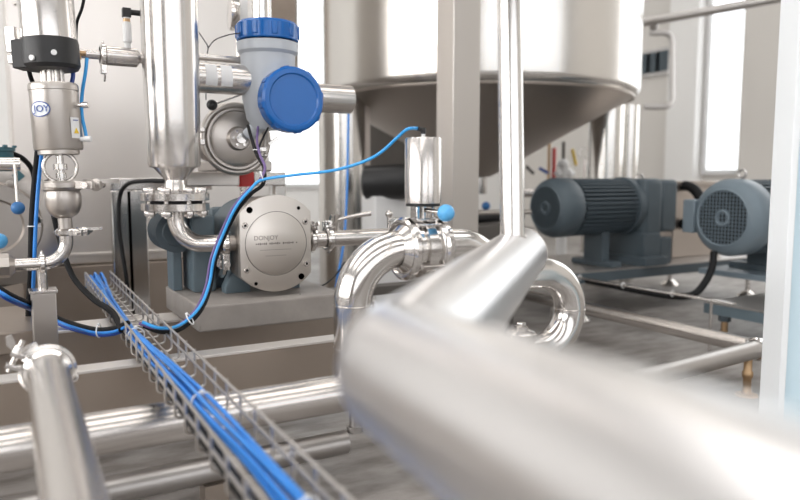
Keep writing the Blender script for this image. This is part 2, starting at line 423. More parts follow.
# ------------------------------------------------------------------ left valve column
DV = 1.30
vb = P(64.5, 200, DV); vx, vy = vb.x, vb.y
def zv(py): return Zat(vb, py)
kp = DV/F
def ax_m(z): return frame((vx, vy, z), ZU, XA)
t = thing('valve_column', 'left pneumatic valve column with black collar, steel actuator and round bowl', 'valve', (vx, vy, zv(235)))
MB().lathe([(25*kp, 0), (25*kp, .20), (23*kp, .205)], ax_m(zv(43)), 56).build('upper_cylinder', 'brushed', t)
mb = MB().lathe([(24*kp, zv(70)), (26.4*kp, zv(66)), (26.4*kp, zv(44)), (25.6*kp, zv(40)), (20*kp, zv(40))], frame((vx, vy, 0), ZU, XA), 56)
lx = RM @ V((1, 0, 0))
mleft = frame((vx, vy, zv(56)), ZU, lx)
mb.box((-20*kp, -10*kp, 0), (16*kp, 20*kp, 27*kp), mleft, .002)
cb = mb.build('black_collar', 'black', t)
sc = MB()
for ang, z in ((-100, 62), (-58, 57)):
    a = math.radians(ang); d = mleft.to_3x3() @ V((math.cos(a), math.sin(a), 0))
    sc.cyl(V((vx, vy, zv(z)))+d*26.8*kp, V((vx, vy, zv(z)))+d*28.6*kp, 2.6*kp, seg=14)
sc.build('screw', 'white', cb)
# side bracket at top-left (8-20, 25-62)
mb = MB(); mb.box((-34*kp, -4*kp, 16*kp), (9*kp, 8*kp, 24*kp), mleft, .001); mb.box((-33*kp, -5*kp, -3*kp), (9*kp, 8*kp, 9*kp), mleft, .002)
mb.build('side_bracket', 'polish', t)
nk = MB().cyl((vx, vy, zv(86)), (vx, vy, zv(66)), 8*kp)
for i in range(10):
    a = 2*pi*i/10; nk.cyl((vx+9*kp*math.cos(a), vy+9*kp*math.sin(a), zv(86)), (vx+9*kp*math.cos(a), vy+9*kp*math.sin(a), zv(68)), 1.8*kp, seg=10)
nk.build('neck', 'satin', t)
act = MB().lathe([(8*kp, zv(84)), (21.8*kp, zv(84)), (22.9*kp, zv(86)), (22.9*kp, zv(91)), (22.3*kp, zv(91.6)), (22.7*kp, zv(148)), (22*kp, zv(150)), (19*kp, zv(150.5)), (19*kp, zv(154.5)), (0, zv(154.5))], frame((vx, vy, 0), ZU, XA), 56).build('actuator_body', 'cast', t)
tow = (CAM - V((vx, vy, CAM.z))); tow.normalize()
def on_act(ang, py, off=.0006):
    d = Matrix.Rotation(math.radians(ang), 3, 'Z') @ tow; return frame(V((vx, vy, zv(py)))+d*(23.1*kp+off), d, ZU)
# wrapped stickers on the actuator (curved with its body)
def curved_sticker(name, ang, py, wpx, hpx, mat, oval=False, r=23.15*kp, off=0.0003):
    mb = MB(); n = 24; vs = []; fs = []
    a0 = math.atan2(tow.y, tow.x)+math.radians(ang)
    for i in range(n+1):
        u = -1+2*i/n; hh = hpx/2*(math.sqrt(max(0, 1-u*u)) if oval else 1)
        a = a0+u*wpx/2*kp/r
        for s in (-1, 1): vs.append(V((vx+(r+off)*math.cos(a), vy+(r+off)*math.sin(a), zv(py)+s*hh*kp)))
    for i in range(n): fs.append((2*i, 2*i+2, 2*i+3, 2*i+1))
    mb._add(vs, fs); return mb.build(name, mat, act)
curved_sticker('logo_oval', -36, 111, 21, 15, 'textb', True)
curved_sticker('logo_label', -36, 111, 19, 13, 'palew', True, off=.0006)
mt_ = on_act(-30, 111, .0016); tx = V((0, 0, 1))
def txt_frame(m): # text x = horizontal right as seen, y = up
    o = m.translation; z = m.to_3x3() @ V((0, 0, 1)); y = V((0, 0, 1)); x = y.cross(z)
    r = Matrix((x, y, z)).transposed().to_4x4(); r.translation = o; return r
text_obj('logo_text', 'JOY', 9*kp, txt_frame(mt_), 'textb', act)
curved_sticker('label', 46, 129, 11, 20, 'white')
mw_ = txt_frame(on_act(46, 132, .0012))
MB().prism([(-3.2*kp, -2.6*kp), (3.2*kp, -2.6*kp), (0, 3*kp)], .0003, mw_).build('warning_triangle', 'yellow', act)
MB().prism([(-3.2*kp, 0), (3.2*kp, 0), (3.2*kp, .8*kp), (-3.2*kp, .8*kp)], .0003, txt_frame(on_act(46, 122, .0012))).build('label_line', 'textb', act)
# lantern yoke
yk = MB(); zy = zv(167); my = frame((vx, vy, zy), tow, ZU)
yk.torus(my, 15*kp, 1.9*kp, 44, 10)
yk.box((0, 0, -16*kp), (30*kp, 14*kp, 3*kp), frame((vx, vy, zy), ZU, lx), .001)
yk.build('lantern_yoke', 'satin', t)
st = MB().cyl((vx, vy, zv(183)), (vx, vy, zv(152)), 3.6*kp); st.cyl((vx, vy, zv(170)), (vx, vy, zv(164)), 6.5*kp, ch=.0006)
st.cyl((vx, vy, zv(178)), (vx, vy, zv(173)), 5*kp); st.build('stem', 'polish', t)
MB().lathe([(0, zv(182)), (18*kp, zv(182)), (18.5*kp, zv(184)), (18.5*kp, zv(189)), (16.5*kp, zv(191)), (0, zv(191))], frame((vx, vy, 0), ZU), 48).build('bonnet', 'cast', t)
bw = [(16*kp, zv(191)), (17*kp, zv(195)), (17*kp, zv(200))]
for i in range(1, 9):
    a = pi/2*i/9; bw.append(((7+10*math.cos(a))*kp, zv(200)-(17*math.sin(a))*kp))
bw += [(6.6*kp, zv(218)), (6.6*kp, zv(231))]
MB().lathe(bw, frame((vx, vy, 0), ZU), 48).build('bowl', 'cast', t)
# air fittings on the right side of the actuator
for py in (106, 140):
    d = lx; q = V((vx, vy, zv(py)))
    f = MB().cyl(q+d*22*kp, q+d*31*kp, 2.2*kp); f.cyl(q+d*27*kp, q+d*33*kp, 3.0*kp, ch=.0006)
    f.build('air_fitting', 'polish' if py == 106 else 'white', t)
t.rotation_mode = 'AXIS_ANGLE'; t.rotation_axis_angle = (-.038, .5, .866, 0)      # the whole column leans slightly
clamp((vx, vy, zv(185)), ZU, 17*kp, 'clamp holding the bowl of the left valve column, lever pointing right', math.radians(-32), .008, lug=2.2, mat='cast')
clamp((vx, vy, zv(232)), ZU, 7*kp, 'small clamp on the thin stem just below the bowl of the left valve', math.radians(-35), .007, lug=1.6)
# elbow and pipe to the left
zh = Zat(P(30, 263, DV), 263)
path = fillet([(vx, vy, zv(231)), (vx, vy, zh), (vx-.75, vy, zh)], 22*kp, 14)
MB().tube(path, 6.4*kp, 28).build('steel_pipe', 'satin', None, 'thin stainless pipe bending left from under the left valve column', 'pipe')
q = ony(42, 262, vy)
clamp((q.x, vy, zh), XA, 7.0*kp, 'little clamp on the thin horizontal pipe above the square post', math.radians(180), .006, lug=.8)
q = ony(15, 265, vy)
mb = MB().lathe([(7*kp, 0), (12*kp, -5*kp), (12*kp, -24*kp), (14.5*kp, -26*kp), (14.5*kp, -30*kp)], frame((q.x, vy, zh), XA), 8)
mb.build('union_nut', 'cast', None, 'hexagonal steel union at the left edge on the thin pipe', 'fitting')
# post
q = ony(43, 290, vy)
t = thing('support_post', 'square steel post standing under the thin pipe of the left valve', 'post', (q.x, vy, 0))
w_ = 11*kp
MB().span((q.x-w_, vy-w_, 0), (q.x+w_, vy+w_, Zat(q, 292)), .002).build('post', 'cast', t)
MB().span((q.x-w_*1.15, vy-w_*1.15, Zat(q, 292)), (q.x+w_*1.15, vy+w_*1.15, Zat(q, 289)), .001).build('cap', 'satin', t)
MB().cyl((q.x, vy, Zat(q, 289)), (q.x, vy, zh-5*kp), 4.5*kp).build('rod', 'satin', t)

# ------------------------------------------------------------------ inline filter and sensor between the columns (75-140, 45-65)
DI = 1.42; fi = P(100, 55, DI); fy = fi.y; ki = DI/F
zf = fi.z
def xi(px): return ony(px, 55, fy).x
t = thing('inline_filter', 'horizontal pipe and filter barrel between the two valve columns near the top', 'pipe', (fi.x, fy, zf))
MB().cyl((xi(70), fy, zf), (xi(104), fy, zf), 4.6*ki).build('tube', 'satin', t)
MB().lathe([(4*ki, xi(104)-fi.x), (9.5*ki, xi(106)-fi.x), (9.5*ki, xi(136)-fi.x), (5*ki, xi(140)-fi.x), (5*ki, xi(160)-fi.x)], frame((fi.x, fy, zf), XA), 36).build('barrel', 'satin', t)
clamp((xi(103), fy, zf), XA, 8.5*ki, 'clamp on the filter pipe between the valve columns, nut hanging down', math.radians(180), .006, lug=1.2)
t = thing('sensor', 'small white sensor with black elbow plug standing on the filter barrel', 'sensor', (xi(128), fy, zf+9*ki))
sx = xi(128)
MB().lathe([(3.2*ki, zf+8*ki), (3.2*ki, zf+14*ki), (4.2*ki, zf+15*ki), (4.2*ki, zf+33*ki), (3.2*ki, zf+35*ki), (3.2*ki, zf+40*ki)], frame((sx, fy, 0), ZU), 24).build('body', 'white', t)
MB().lathe([(3.4*ki, zf+35*ki), (3.4*ki, zf+38*ki)], frame((sx, fy, 0), ZU), 24).build('brass_ring', 'brass', t)
mb = MB().box((sx, fy, zf+44*ki), (8*ki, 8*ki, 9*ki), None, .001); mb.cyl((sx, fy, zf+45*ki), (sx+14*ki, fy, zf+45*ki), 2.8*ki); mb.build('plug', 'black', t)
q = P(79, 53, 1.36)
mb = MB().cyl(q+V((-.02, 0, 0)), q+V((.012, 0, 0)), .005); mb.cyl(q, q+V((0, 0, -.012)), .004)
mb.build('hose_fitting', 'brass', None, 'small brass hose fitting beside the black collar', 'fitting')

# ------------------------------------------------------------------ second column: tall cylinder with flanges
DC = 1.45; kc = DC/F; cbp = P(175.5, 198, DC); cx, cy = cbp.x, cbp.y
def zc(py): return Zat(cbp, py)
t = thing('damper_column', 'tall polished steel cylinder standing on a bolted flange pair left of the round pump', 'cylinder', (cx, cy, zc(213)))
MB().lathe([(7, zc(181)), (7.5, zc(180)), (20, zc(168)), (24.5, zc(166)), (25.5, zc(163)), (25.7, zc(120)), (26, zc(-60))][0:0] + [(9.5*kc, zc(180)), (20*kc, zc(168)), (24.5*kc, zc(167)), (25.3*kc, zc(164)), (26*kc, zc(120)), (27*kc, zc(60)), (27*kc, zc(-70))], frame((cx, cy, 0), ZU), 64).build('cylinder', 'brushed', t)
MB().lathe([(10.5*kc, zc(191)), (10.5*kc, zc(185)), (9.5*kc, zc(183)), (9.5*kc, zc(178))], frame((cx, cy, 0), ZU), 40).build('neck', 'satin', t)
def flange(z0, z1, name='flange'):
    return MB().lathe([(8*kc, z0), (32*kc, z0), (33*kc, z0+.001), (33*kc, z1-.001), (32*kc, z1), (8*kc, z1)], frame((cx, cy, 0), ZU), 56)
flange(zc(200.5), zc(193)).build('flange', 'polish', t)
t2 = thing('flanged_elbow', 'curved steel elbow dropping from the bolted flange into the round pump', 'pipe', (cx, cy, zc(247)))
flange(zc(210.5), zc(203)).build('flange', 'polish', t2)
g = MB().lathe([(6*kc, zc(203)), (28*kc, zc(203)), (28*kc, zc(200.5)), (6*kc, zc(200.5))], frame((cx, cy, 0), ZU), 40); g.build('gasket', 'rubber', t)
for i in range(8):
    a = 2*pi*i/8+.25; bx, by = cx+27*kc*math.cos(a), cy+27*kc*math.sin(a)
    b = MB().cyl((bx, by, zc(217)), (bx, by, zc(187)), 2.6*kc, seg=12)
    hexa(b, frame((bx, by, zc(193)), ZU), 5*kc, 5*kc); hexa(b, frame((bx, by, zc(210.5)-5*kc), ZU), 5*kc, 5*kc)
    b.build('bolt', 'satin', t)

# ------------------------------------------------------------------ pump
PB = onz(199, 333, ZS)
ZPL = .302
# plinth
px1 = ony(334, 300, PB.y).x
MB().span((PB.x, PB.y, ZS), (px1+.03, PB.y+.30, ZPL), .004).build('pump_plinth', 'plinth', None, 'grey cement-like slab carrying the round pump and its gearbox', 'plinth')
py0 = PB.y+.035                                   # face plate plane
fc = ony(276.5, 243.5, py0); kf = dep(fc)/F
t = thing('lobe_pump', 'rotary pump with large round engraved steel face plate and blue-grey gearbox', 'pump', (fc.x, py0+.1, ZPL))
mf = frame(fc, -YB, XA)        # local z towards viewer, x right
mf = Matrix((V((1, 0, 0)), V((0, 0, 1)), V((0, -1, 0)))).transposed().to_4x4(); mf.translation = fc
R_ = 48.5*kf; W_ = 34.5*kf/.93
def clipped(R, W, n=40):
    out = []; a0 = math.acos(W/R)
    for i in range(n+1):
        a = a0+(pi-2*a0)*i/n; out.append((R*math.cos(a), R*math.sin(a)))
    for i in range(n+1):
        a = pi+a0+(pi-2*a0)*i/n; out.append((R*math.cos(a), R*math.sin(a)))
    return out
pl_ = MB().prism(clipped(R_, W_), .018, mf @ Matrix.Translation((0, 0, -.018)), .0012).build('face_plate', 'plate', t)
MB().lathe([(0, .0018), (30.5*kf, .0018), (31.5*kf, .0005), (31.5*kf, 0)], mf, 72).build('cover_disc', 'plate', pl_)
rg = MB().torus(mf @ Matrix.Translation((0, 0, .0001)), 32*kf, .0005, 72, 6); rg.build('groove', 'dark_hole', pl_)
for bx, by in ((-32, 19), (31, 21), (-31, -25), (31.5, -22)):
    m_ = mf @ Matrix.Translation((bx*kf, by*kf, 0))
    o_ = MB().lathe([(0, .0035), (2.6*kf, .0035), (3.2*kf, .0015), (3.2*kf, 0)], m_, 20).build('screw', 'satin', pl_)
    MB().lathe([(1.4*kf, .0037), (0, .0037)], m_, 6).build('socket', 'dark_hole', o_)
for bx, by, r in ((-27, 34, 3.2), (24, 35, 1.8), (-22, -39, 1.8), (26, -35, 3.2)):
    MB().lathe([(r*kf, .0003), (0, .0003)], mf @ Matrix.Translation((bx*kf, by*kf, 0)), 24).build('hole', 'dark_hole', pl_)
text_obj('engraved_name', 'DONJOY', 6.2*kf, mf @ Matrix.Translation((-11*kf, 6*kf, .0019)), 'text', pl_, .0002)
mb = MB()
for i in range(22):
    if i % 7 != 6: mb.box(((-21+i*2)*kf, .3*kf, .0019), (1.3*kf, (1.2+.5*(i % 3))*kf, .0002), mf)
mb.build('engraved_marks', 'text', pl_)
for yy, ww in ((-6, 15), (-12, 10)):
    mb = MB()
    for i in range(ww): mb.box(((i-ww/2)*2.2*kf, yy*kf, .0019), (1.2*kf, .5*kf, .0002), mf)
    mb.build('engraved_line', 'text', pl_)
# pump casing
MB().prism(clipped(R_*.97, W_*.98), .055, mf @ Matrix.Translation((0, 0, -.074)), .002).build('casing', 'cast', t)
# gearbox behind
gb = MB().prism(clipped(R_*.93, W_*1.02), .12, mf @ Matrix.Translation((0, 0, -.195)), .008).build('gear_housing', 'bluegrey', t)
gx = MB().box((0, -.005, -.215), (.165, .15, .04), mf, .012); gx.build('gear_housing_flange', 'bluegrey', t)
for sxx in (-1, 1):
    MB().prism([(sxx*x, y) for x, y in ((.035, -.065), (.062, -.05), (.085, -.098), (.085, -.1115), (.03, -.1115))], .035, mf @ Matrix.Translation((0, 0, -.12)), .002).build('foot', 'bluegrey', t)
    MB().prism([(sxx*x, y) for x, y in ((.035, -.065), (.062, -.05), (.085, -.098), (.085, -.1115), (.03, -.1115))], .035, mf @ Matrix.Translation((0, 0, -.21)), .002).build('foot', 'bluegrey', t)
    b = MB(); hexa(b, frame(mf @ V((sxx*.074, -.0985, -.1)), ZU), .008, .007); b.build('foot_bolt', 'bluegrey', t)
zpx = fc.z                                         # port height
yport = py0+.05
fl = MB().cyl((fc.x-W_*.97, yport, zpx), (fc.x-W_*.97-.022, yport, zpx), .0165); fl.cyl((fc.x-W_*.97-.015, yport, zpx), (fc.x-W_*.97-.022, yport, zpx), .023)
fl.build('inlet_port', 'cast', t)
fr_ = MB().cyl((fc.x+W_*.97, yport, zpx), (fc.x+W_*.97+.022, yport, zpx), .0165); fr_.cyl((fc.x+W_*.97+.015, yport, zpx), (fc.x+W_*.97+.022, yport, zpx), .023)
fr_.build('outlet_port', 'cast', t)
xl = fc.x-W_*.97-.022
# elbow to the pump (the column stands over it)
ep = fillet([(cx, cy, zc(203)), (cx, cy, zpx), (xl, yport if abs(yport-cy) < .001 else yport, zpx)], .055, 16)
MB().tube(ep, .0185, 32).build('elbow', 'satin', t2)
fe = MB().lathe([(.0185, -.010), (.023, -.002), (.023, .0)], frame((xl, yport, zpx), V((xl-cx, yport-cy, 0))), 32); fe.build('ferrule', 'satin', t2)
clamp((xl, yport, zpx), XA, .0225, 'clamp at the left inlet of the round pump, bolt hanging down', math.radians(180), .008, lug=2.2)
# small motor with fins behind, left of gearbox
mo = ony(172, 231, py0+.20)
t = thing('fan_motor', 'small dark finned motor partly hidden behind the curved elbow left of the pump', 'motor', (mo.x, mo.y, ZPL))
mm = frame(mo, YB)
mb = MB().lathe([(.028, -.05), (.033, -.045), (.033, .045), (.028, .05)], mm, 40)
for i in range(9): mb.lathe([(.030, -.047+.011*i), (.044, -.047+.011*i), (.044, -.042+.011*i), (.030, -.042+.011*i)], mm, 40, True)
mb.build('body', 'motor', t)
MB().span((mo.x-.005, mo.y-.02, ZPL), (mo.x+.015, mo.y+.04, mo.z-.03), .003).build('foot', 'bluegrey', t)
gm = ony(198, 270, py0+.17)
MB().span((gm.x-.02, gm.y-.04, ZPL), (gm.x+.03, gm.y+.06, mo.z+.035), .006).build('coupling_housing', 'bluegrey', t)

# outlet pipe to the right of the pump with clamp and rod handle
xr = fc.x+W_*.97+.022
qe = ony(412, 240, yport)
t = thing('steel_pipe', 'horizontal stainless pipe leaving the right side of the round pump', 'pipe', (xr, yport, zpx))
MB().cyl((xr, yport, zpx), (qe.x, yport, zpx), .0185, seg=32).build('tube', 'satin', t)
MB().lathe([(.0185, .012), (.023, .003), (.023, 0)], frame((xr, yport, zpx), XA), 32).build('ferrule', 'satin', t)
clamp((xr, yport, zpx), XA, .0225, 'clamp at the right outlet of the round pump', math.radians(20), .008, lug=1.1)
q = ony(328, 240, yport)
clamp((q.x, yport, zpx), XA, .022, 'second clamp on the outlet pipe, next to the rod handle', math.radians(-10), .008, lug=1.1)
q1 = ony(337, 220, yport-.01); q2 = ony(371, 213, yport-.03)
t = thing('rod_handle', 'slim steel lever handle above the outlet pipe of the pump', 'handle', q1)
MB().tube([q1, q1+V((.03, 0, .006)), q2], [.0035, .004, .0065], 14).build('rod', 'satin', t)
MB().cyl(V((q1.x, q1.y+.01, zpx+.018)), q1+V((0, 0, .012)), .006).build('spindle', 'satin', t)
q = ony(389, 218, yport)
mb = MB().cyl((q.x, yport, zpx+.015), (q.x, yport, Zat(q, 215)), .005); mb.sphere((q.x, yport, Zat(q, 214)), .009); mb.box((q.x+.012, yport, Zat(q, 220)), (.03, .014, .01), None, .002)
mb.build('bleed_valve', 'satin', None, 'tiny bleed valve on the outlet pipe, just left of the upright actuator', 'valve')

# ------------------------------------------------------------------ pressure transmitter with blue caps
DT = 1.58; kt = DT/F; tb = P(268, 60, DT); tx_, ty_ = tb.x, tb.y
def zt_(py): return Zat(tb, py)
t = thing('transmitter', 'grey instrument housing with two round blue screw caps', 'instrument', (tx_, ty_, zt_(130)))
MB().lathe([(14*kt, zt_(130)), (22*kt, zt_(120)), (26*kt, zt_(100)), (27*kt, zt_(56)), (30*kt, zt_(53)), (30.5*kt, zt_(44)), (28*kt, zt_(43))], frame((tx_, ty_, 0), ZU), 56).build('housing', 'grey', t)
def cap(m, r, h, n=10):
    mb = MB().lathe([(r*.98, 0), (r, .002), (r, h-.006), (r*.93, h-.0005), (r*.86, h), (r*.80, h), (r*.76, h-.003), (0, h-.003)], m, 64)
    for i in range(n):
        a = 2*pi*i/n+.2; mb.box((r*math.cos(a), r*math.sin(a), h*.5), (.004, .011, h*.78), None, .0015) if False else None
        mm = m @ rotz(a); mb.box((r*.99, 0, h*.5), (.006, .013, h*.7), mm, .0018)
    return mb
cap(frame((tx_, ty_, zt_(42)), ZU), 30.5*kt, 18*kt).build('top_cap', 'blue', t)
fcx = ony(288, 101, ty_-.052)
mfc = Matrix((V((1, 0, 0)), V((0, 0, 1)), V((0, -1, 0)))).transposed().to_4x4(); mfc.translation = V((fcx.x, ty_-.052, fcx.z))
MB().lathe([(24*kt, -.062), (25*kt, -.02), (29*kt, -.012), (29.5*kt, 0)], mfc, 56).build('side_housing', 'grey', t)
cap(mfc, 31.5*kt, .038, 8).build('front_cap', 'blue', t)
# tube to the right
q = ony(322, 98, ty_+.01); q2 = ony(350, 98, ty_+.01)
MB().cyl((q.x-.05, ty_+.01, q.z), (q2.x, ty_+.01, q.z), 15*kt, seg=36, ch=.001).build('side_tube', 'satin', t)
# conduit to the left
q = ony(238, 80, ty_+.0); q2 = ony(196, 80, ty_)
MB().cyl((q2.x-.01, ty_, q.z), (q.x+.02, ty_, q.z), 14.5*kt, seg=36).build('left_sleeve', 'satin', t)
lbm = []
for pxx in (208, 223):
    q3 = ony(pxx, 80, ty_)
    MB().lathe([(15.2*kt, -6*kt), (15.2*kt, 6*kt)], frame((q3.x, ty_, q.z), XA), 36, True, pi*.55, pi*1.45) if False else None
    mb = MB(); mm = frame((q3.x, ty_, q.z), XA, ZU)
    mb.lathe([(14.6*kt, -5.5*kt), (14.9*kt, -5.5*kt), (14.9*kt, 5.5*kt), (14.6*kt, 5.5*kt)], mm, 20, True, math.radians(40), math.radians(125))
    mb.build('label', 'white', t)
q = P(238, 60, DT+.01); q2 = P(196, 58, DT+.01)
MB().cyl((ony(190, 59, q.y).x, q.y, q.z), (q.x+.01, q.y, q.z), 3.6*kt).build('side_rod', 'satin', t)
# neck towards the big clamp below
cc = ony(236, 139, ty_+.075)
MB().cyl((tx_-.008, ty_, zt_(118)), (cc.x+.015, ty_+.03, cc.z+.005), .018, .016).build('neck', 'grey', t)
for dx in (-7, 2, 9):
    pass
# big clamp disc below
t = thing('sanitary_flange', 'big round clamped steel flange below the blue-capped instrument', 'flange', (cc.x, cc.y, cc.z-.08))
mcc = Matrix((V((1, 0, 0)), V((0, 0, 1)), V((0, -1, 0)))).transposed().to_4x4(); mcc.translation = cc
kk = dep(cc)/F
MB().lathe([(0, .030), (10*kk, .030), (12*kk, .018), (24*kk, .014), (27*kk, .010), (28*kk, .012), (30*kk, .012), (31*kk, .0), (31*kk, -.02), (22*kk, -.035), (22*kk, -.2)], mcc, 64).build('disc', 'cast', t)
MB().torus(mcc @ Matrix.Translation((0, 0, .000)), 33*kk, .008, 64, 12).build('clamp_ring', 'cast', t)
mb = MB(); mb.box((-36*kk, -4*kk, 0), (.02, .014, .026), mcc, .002); mb.box((-36*kk, 8*kk, 0), (.02, .012, .026), mcc, .002); mb.build('clamp_hinge', 'satin', t)
mb = MB().sphere(mcc @ V((28*kk, -16*kk, .012)), .006); mb.box((30*kk, -22*kk, .01), (.03, .008, .008), mcc @ rotz(.6), .001); mb.box((24*kk, -10*kk, .016), (.022, .012, .01), mcc, .002)
mb.build('clamp_bolt', 'polish', t)
mb = MB(); 
for i in range(6):
    a = 2*pi*i/6; mb.cyl(mcc @ V((7*kk*math.cos(a), 7*kk*math.sin(a), .028)), mcc @ V((7*kk*math.cos(a), 7*kk*math.sin(a), .036)), .003)
mb.cyl(mcc @ V((0, 0, .028)), mcc @ V((0, 0, .045)), 5*kk)
mb.build('hub', 'polish', t)
q = ony(212, 105, cc.y-.03)
t = thing('control_lever', 'thin lever with small black ball knob left of the big clamped flange', 'lever', q)
MB().sphere(q, 5.2*kk).build('ball', 'black', t)
MB().cyl(q, ony(245, 93, cc.y-.0), .0025).build('lever', 'satin', t)
# steel piece behind (pump body the flange is bolted to)
q = ony(236, 172, cc.y+.1)
MB().span((q.x-.07, cc.y+.03, zt2), (q.x+.07, cc.y+.2, cc.z-.05), .004).build('flange_saddle', 'cast', None, 'steel saddle block between the mounting bar and the big clamped flange', 'block')
# round gauge and white pipe above (235-270, 0-22)
DG = 1.9
q = P(238, 14, DG)
t = thing('pressure_gauge', 'round steel-rimmed gauge seen from its side above the blue-capped instrument', 'gauge', q)
mg = frame(q, RM @ V((-.9, 0, .35)))
MB().lathe([(0, 0), (.042, 0), (.045, .004), (.045, .022), (.040, .024)], mg, 48).build('case', 'polish', t)
MB().lathe([(.039, .0225), (0, .0225)], mg, 48).build('dial', 'white', t)
MB().cyl(q+V((0, 0, -.03)), q+V((0, 0, -.12)), .008).build('stem', 'satin', t)
q = P(261, 20, 1.8)
MB().cyl((q.x, q.y, Zat(q, 100)), (q.x, q.y, 1.6), 9*1.8/F, seg=32).build('steel_pipe', 'polish', None, 'vertical bright pipe rising behind the top blue cap', 'pipe')
q = P(245, 30, 1.95)
MB().span((q.x-.02, q.y, .8), (q.x+.01, q.y+.02, 1.9), .002).build('white_upright', 'white', None, 'narrow white upright strip behind the round gauge', 'post')

# ------------------------------------------------------------------ bend, butterfly valve and U-bend run
ZT = Zat(ony(400, 247, Y1), 249)
REL = .088
path = fillet([(XV, Y1, ZB), (XV, Y1, ZT), (ony(404, 249, Y1).x, Y1, ZT)], REL, 20)
kv = dep((XV, Y1, .35))/F
RV = 19.3*kv
t = thing('pipe_bend', 'polished vertical pipe bending over to the right at the centre of the picture', 'pipe', (XV, Y1, ZB))
MB().tube(path, RV, 48).build('bend', 'polish', t)
xe = ony(404, 249, Y1).x
MB().lathe([(RV, -.016), (RV+.012, -.004), (RV+.017, -.004), (RV+.017, 0)], frame((xe, Y1, ZT), XA), 48).build('ferrule', 'polish', t)
wr = MB().torus(frame((XV, Y1, ZT-REL), ZU), RV+.0002, .0009, 48, 6); wr.torus(frame((XV, Y1, ZB+.075), ZU), RV+.0002, .0009, 48, 6); wr.build('weld_seam', 'satin', t)

t = thing('butterfly_valve', 'butterfly valve body with upright steel actuator and blue ball lever', 'valve', (xe+.03, Y1, ZT))
RF = RV+.017
mvx = frame((xe, Y1, ZT), XA, ZU)
MB().lathe([(RF*.8, .003), (RF, .003), (RF, .010), (RF-.006, .014), (RF-.006, .022), (RF+.0015, .024), (RF+.0015, .042), (RF-.006, .044), (RF-.006, .050), (RF, .054), (RF, .062), (RF*.8, .062)], mvx, 64).build('body', 'polish', t)
for s in range(4):
    a = pi/2*s+.6; b = MB().cyl(mvx @ V(((RF+.001)*math.cos(a), (RF+.001)*math.sin(a), .008)), mvx @ V(((RF+.001)*math.cos(a), (RF+.001)*math.sin(a), .056)), .0028, seg=12)
    hexa(b, mvx @ Matrix.Translation(((RF+.001)*math.cos(a), (RF+.001)*math.sin(a), .006)), .006, .005); b.build('bolt', 'satin', t)
ax_ = xe+.038; ap = V((ax_, Y1, 0))
kx = dep((ax_, Y1, .6))/F
def za(py): return Zat(ap, py)
mb = MB().cyl((ax_, Y1, ZT+RF-.004), (ax_, Y1, za(205)), .008)
for s in (-1, 1): mb.box((ax_+s*.016, Y1, (ZT+RF+za(205))/2), (.007, .022, za(205)-ZT-RF+.006), None, .0015)
mb.box((ax_, Y1, ZT+RF), (.042, .03, .006), None, .001)
mb.build('yoke', 'polish', t)
ac = MB().lathe([(16*kx, za(204)), (18.3*kx, za(203)), (18.3*kx, za(139)), (17.6*kx, za(138)), (0, za(138))], frame((ax_, Y1, 0), ZU), 56).build('actuator_cylinder', 'brushed', t)
MB().lathe([(17.2*kx, za(206)), (17.2*kx, za(203.5))], frame((ax_, Y1, 0), ZU), 48).build('base_ring', 'dark_hole', ac)
mb = MB().cyl((ax_, Y1, za(138)), (ax_, Y1, za(134)), .0035); mb.build('air_port', 'white', ac)
mb = MB().cyl((ax_, Y1, za(134)), (ax_, Y1, za(128)), .0045); mb.cyl((ax_+.002, Y1, za(130.5)), (ax_-.010, Y1, za(129)), .004); mb.build('air_elbow', 'black', ac)
lv0 = V((ax_, Y1-.008, za(210))); bl = P(446, 213, dep(lv0)-.03)
MB().cyl(lv0, bl, .004, .0032).build('lever', 'satin', t)
MB().sphere(bl, 8.6*kx, 32).build('lever_ball', 'ball', t)
clamp((xe, Y1, ZT), XA, RF-.001, 'near clamp joining the bend to the butterfly valve body', math.radians(-115), .008, lug=1.3)
clamp((xe+.065, Y1, ZT), XA, RF-.001, 'far clamp joining the butterfly valve body to the pipe behind', math.radians(-125), .008, lug=1.3)
# run to the right and U bend
def pt(px, py): return ony(px, py, Y1)
ub = pt(539, 312); zu = ub.z; ru = .076
x2 = xe+.065
RU = .031
path = [V((x2, Y1, ZT)), V((x2+.03, Y1, ZT))]
u0 = V((ub.x-.05, Y1, zu+ru)); 
arc = [V((ub.x+ru*1.05*math.sin(a), Y1, zu+ru*math.cos(a))) for a in [pi*i/28 for i in range(29)]]
path += [V((x2+.07, Y1, ZT-.004))]
path = spline([path[0], path[1], path[2], V(((x2+u0.x)/2+.02, Y1, (ZT+zu+ru)/2+.004)), u0+V((0, 0, .004))], 6) + arc + [V((ub.x-.09, Y1, zu-ru)), V((ub.x-.16, Y1, zu-ru))]
t = thing('pipe_u_bend', 'polished pipe from the butterfly valve ending in a U-bend behind the big foreground pipe', 'pipe', (ub.x, Y1, zu-ru))
MB().tube(path, RU, 44).build('bend', 'polish', t)
MB().lathe([(RU, .018), (RV+.008, .006), (RF, .004), (RF, 0)], frame((x2, Y1, ZT), XA), 48).build('ferrule', 'polish', t)
MB().torus(frame((ub.x+ru*1.05, Y1, zu), ZU), RU+.0002, .001, 44, 6).build('weld_seam', 'satin', t)
q = ony(521, 335, Y1-.02)
t = thing('stacked_flange', 'small stacked round flange with bolt on top, inside the curve of the U-bend', 'flange', (q.x, q.y, .0))
kq = dep(q)/F; m_ = frame((q.x, q.y, 0), ZU)
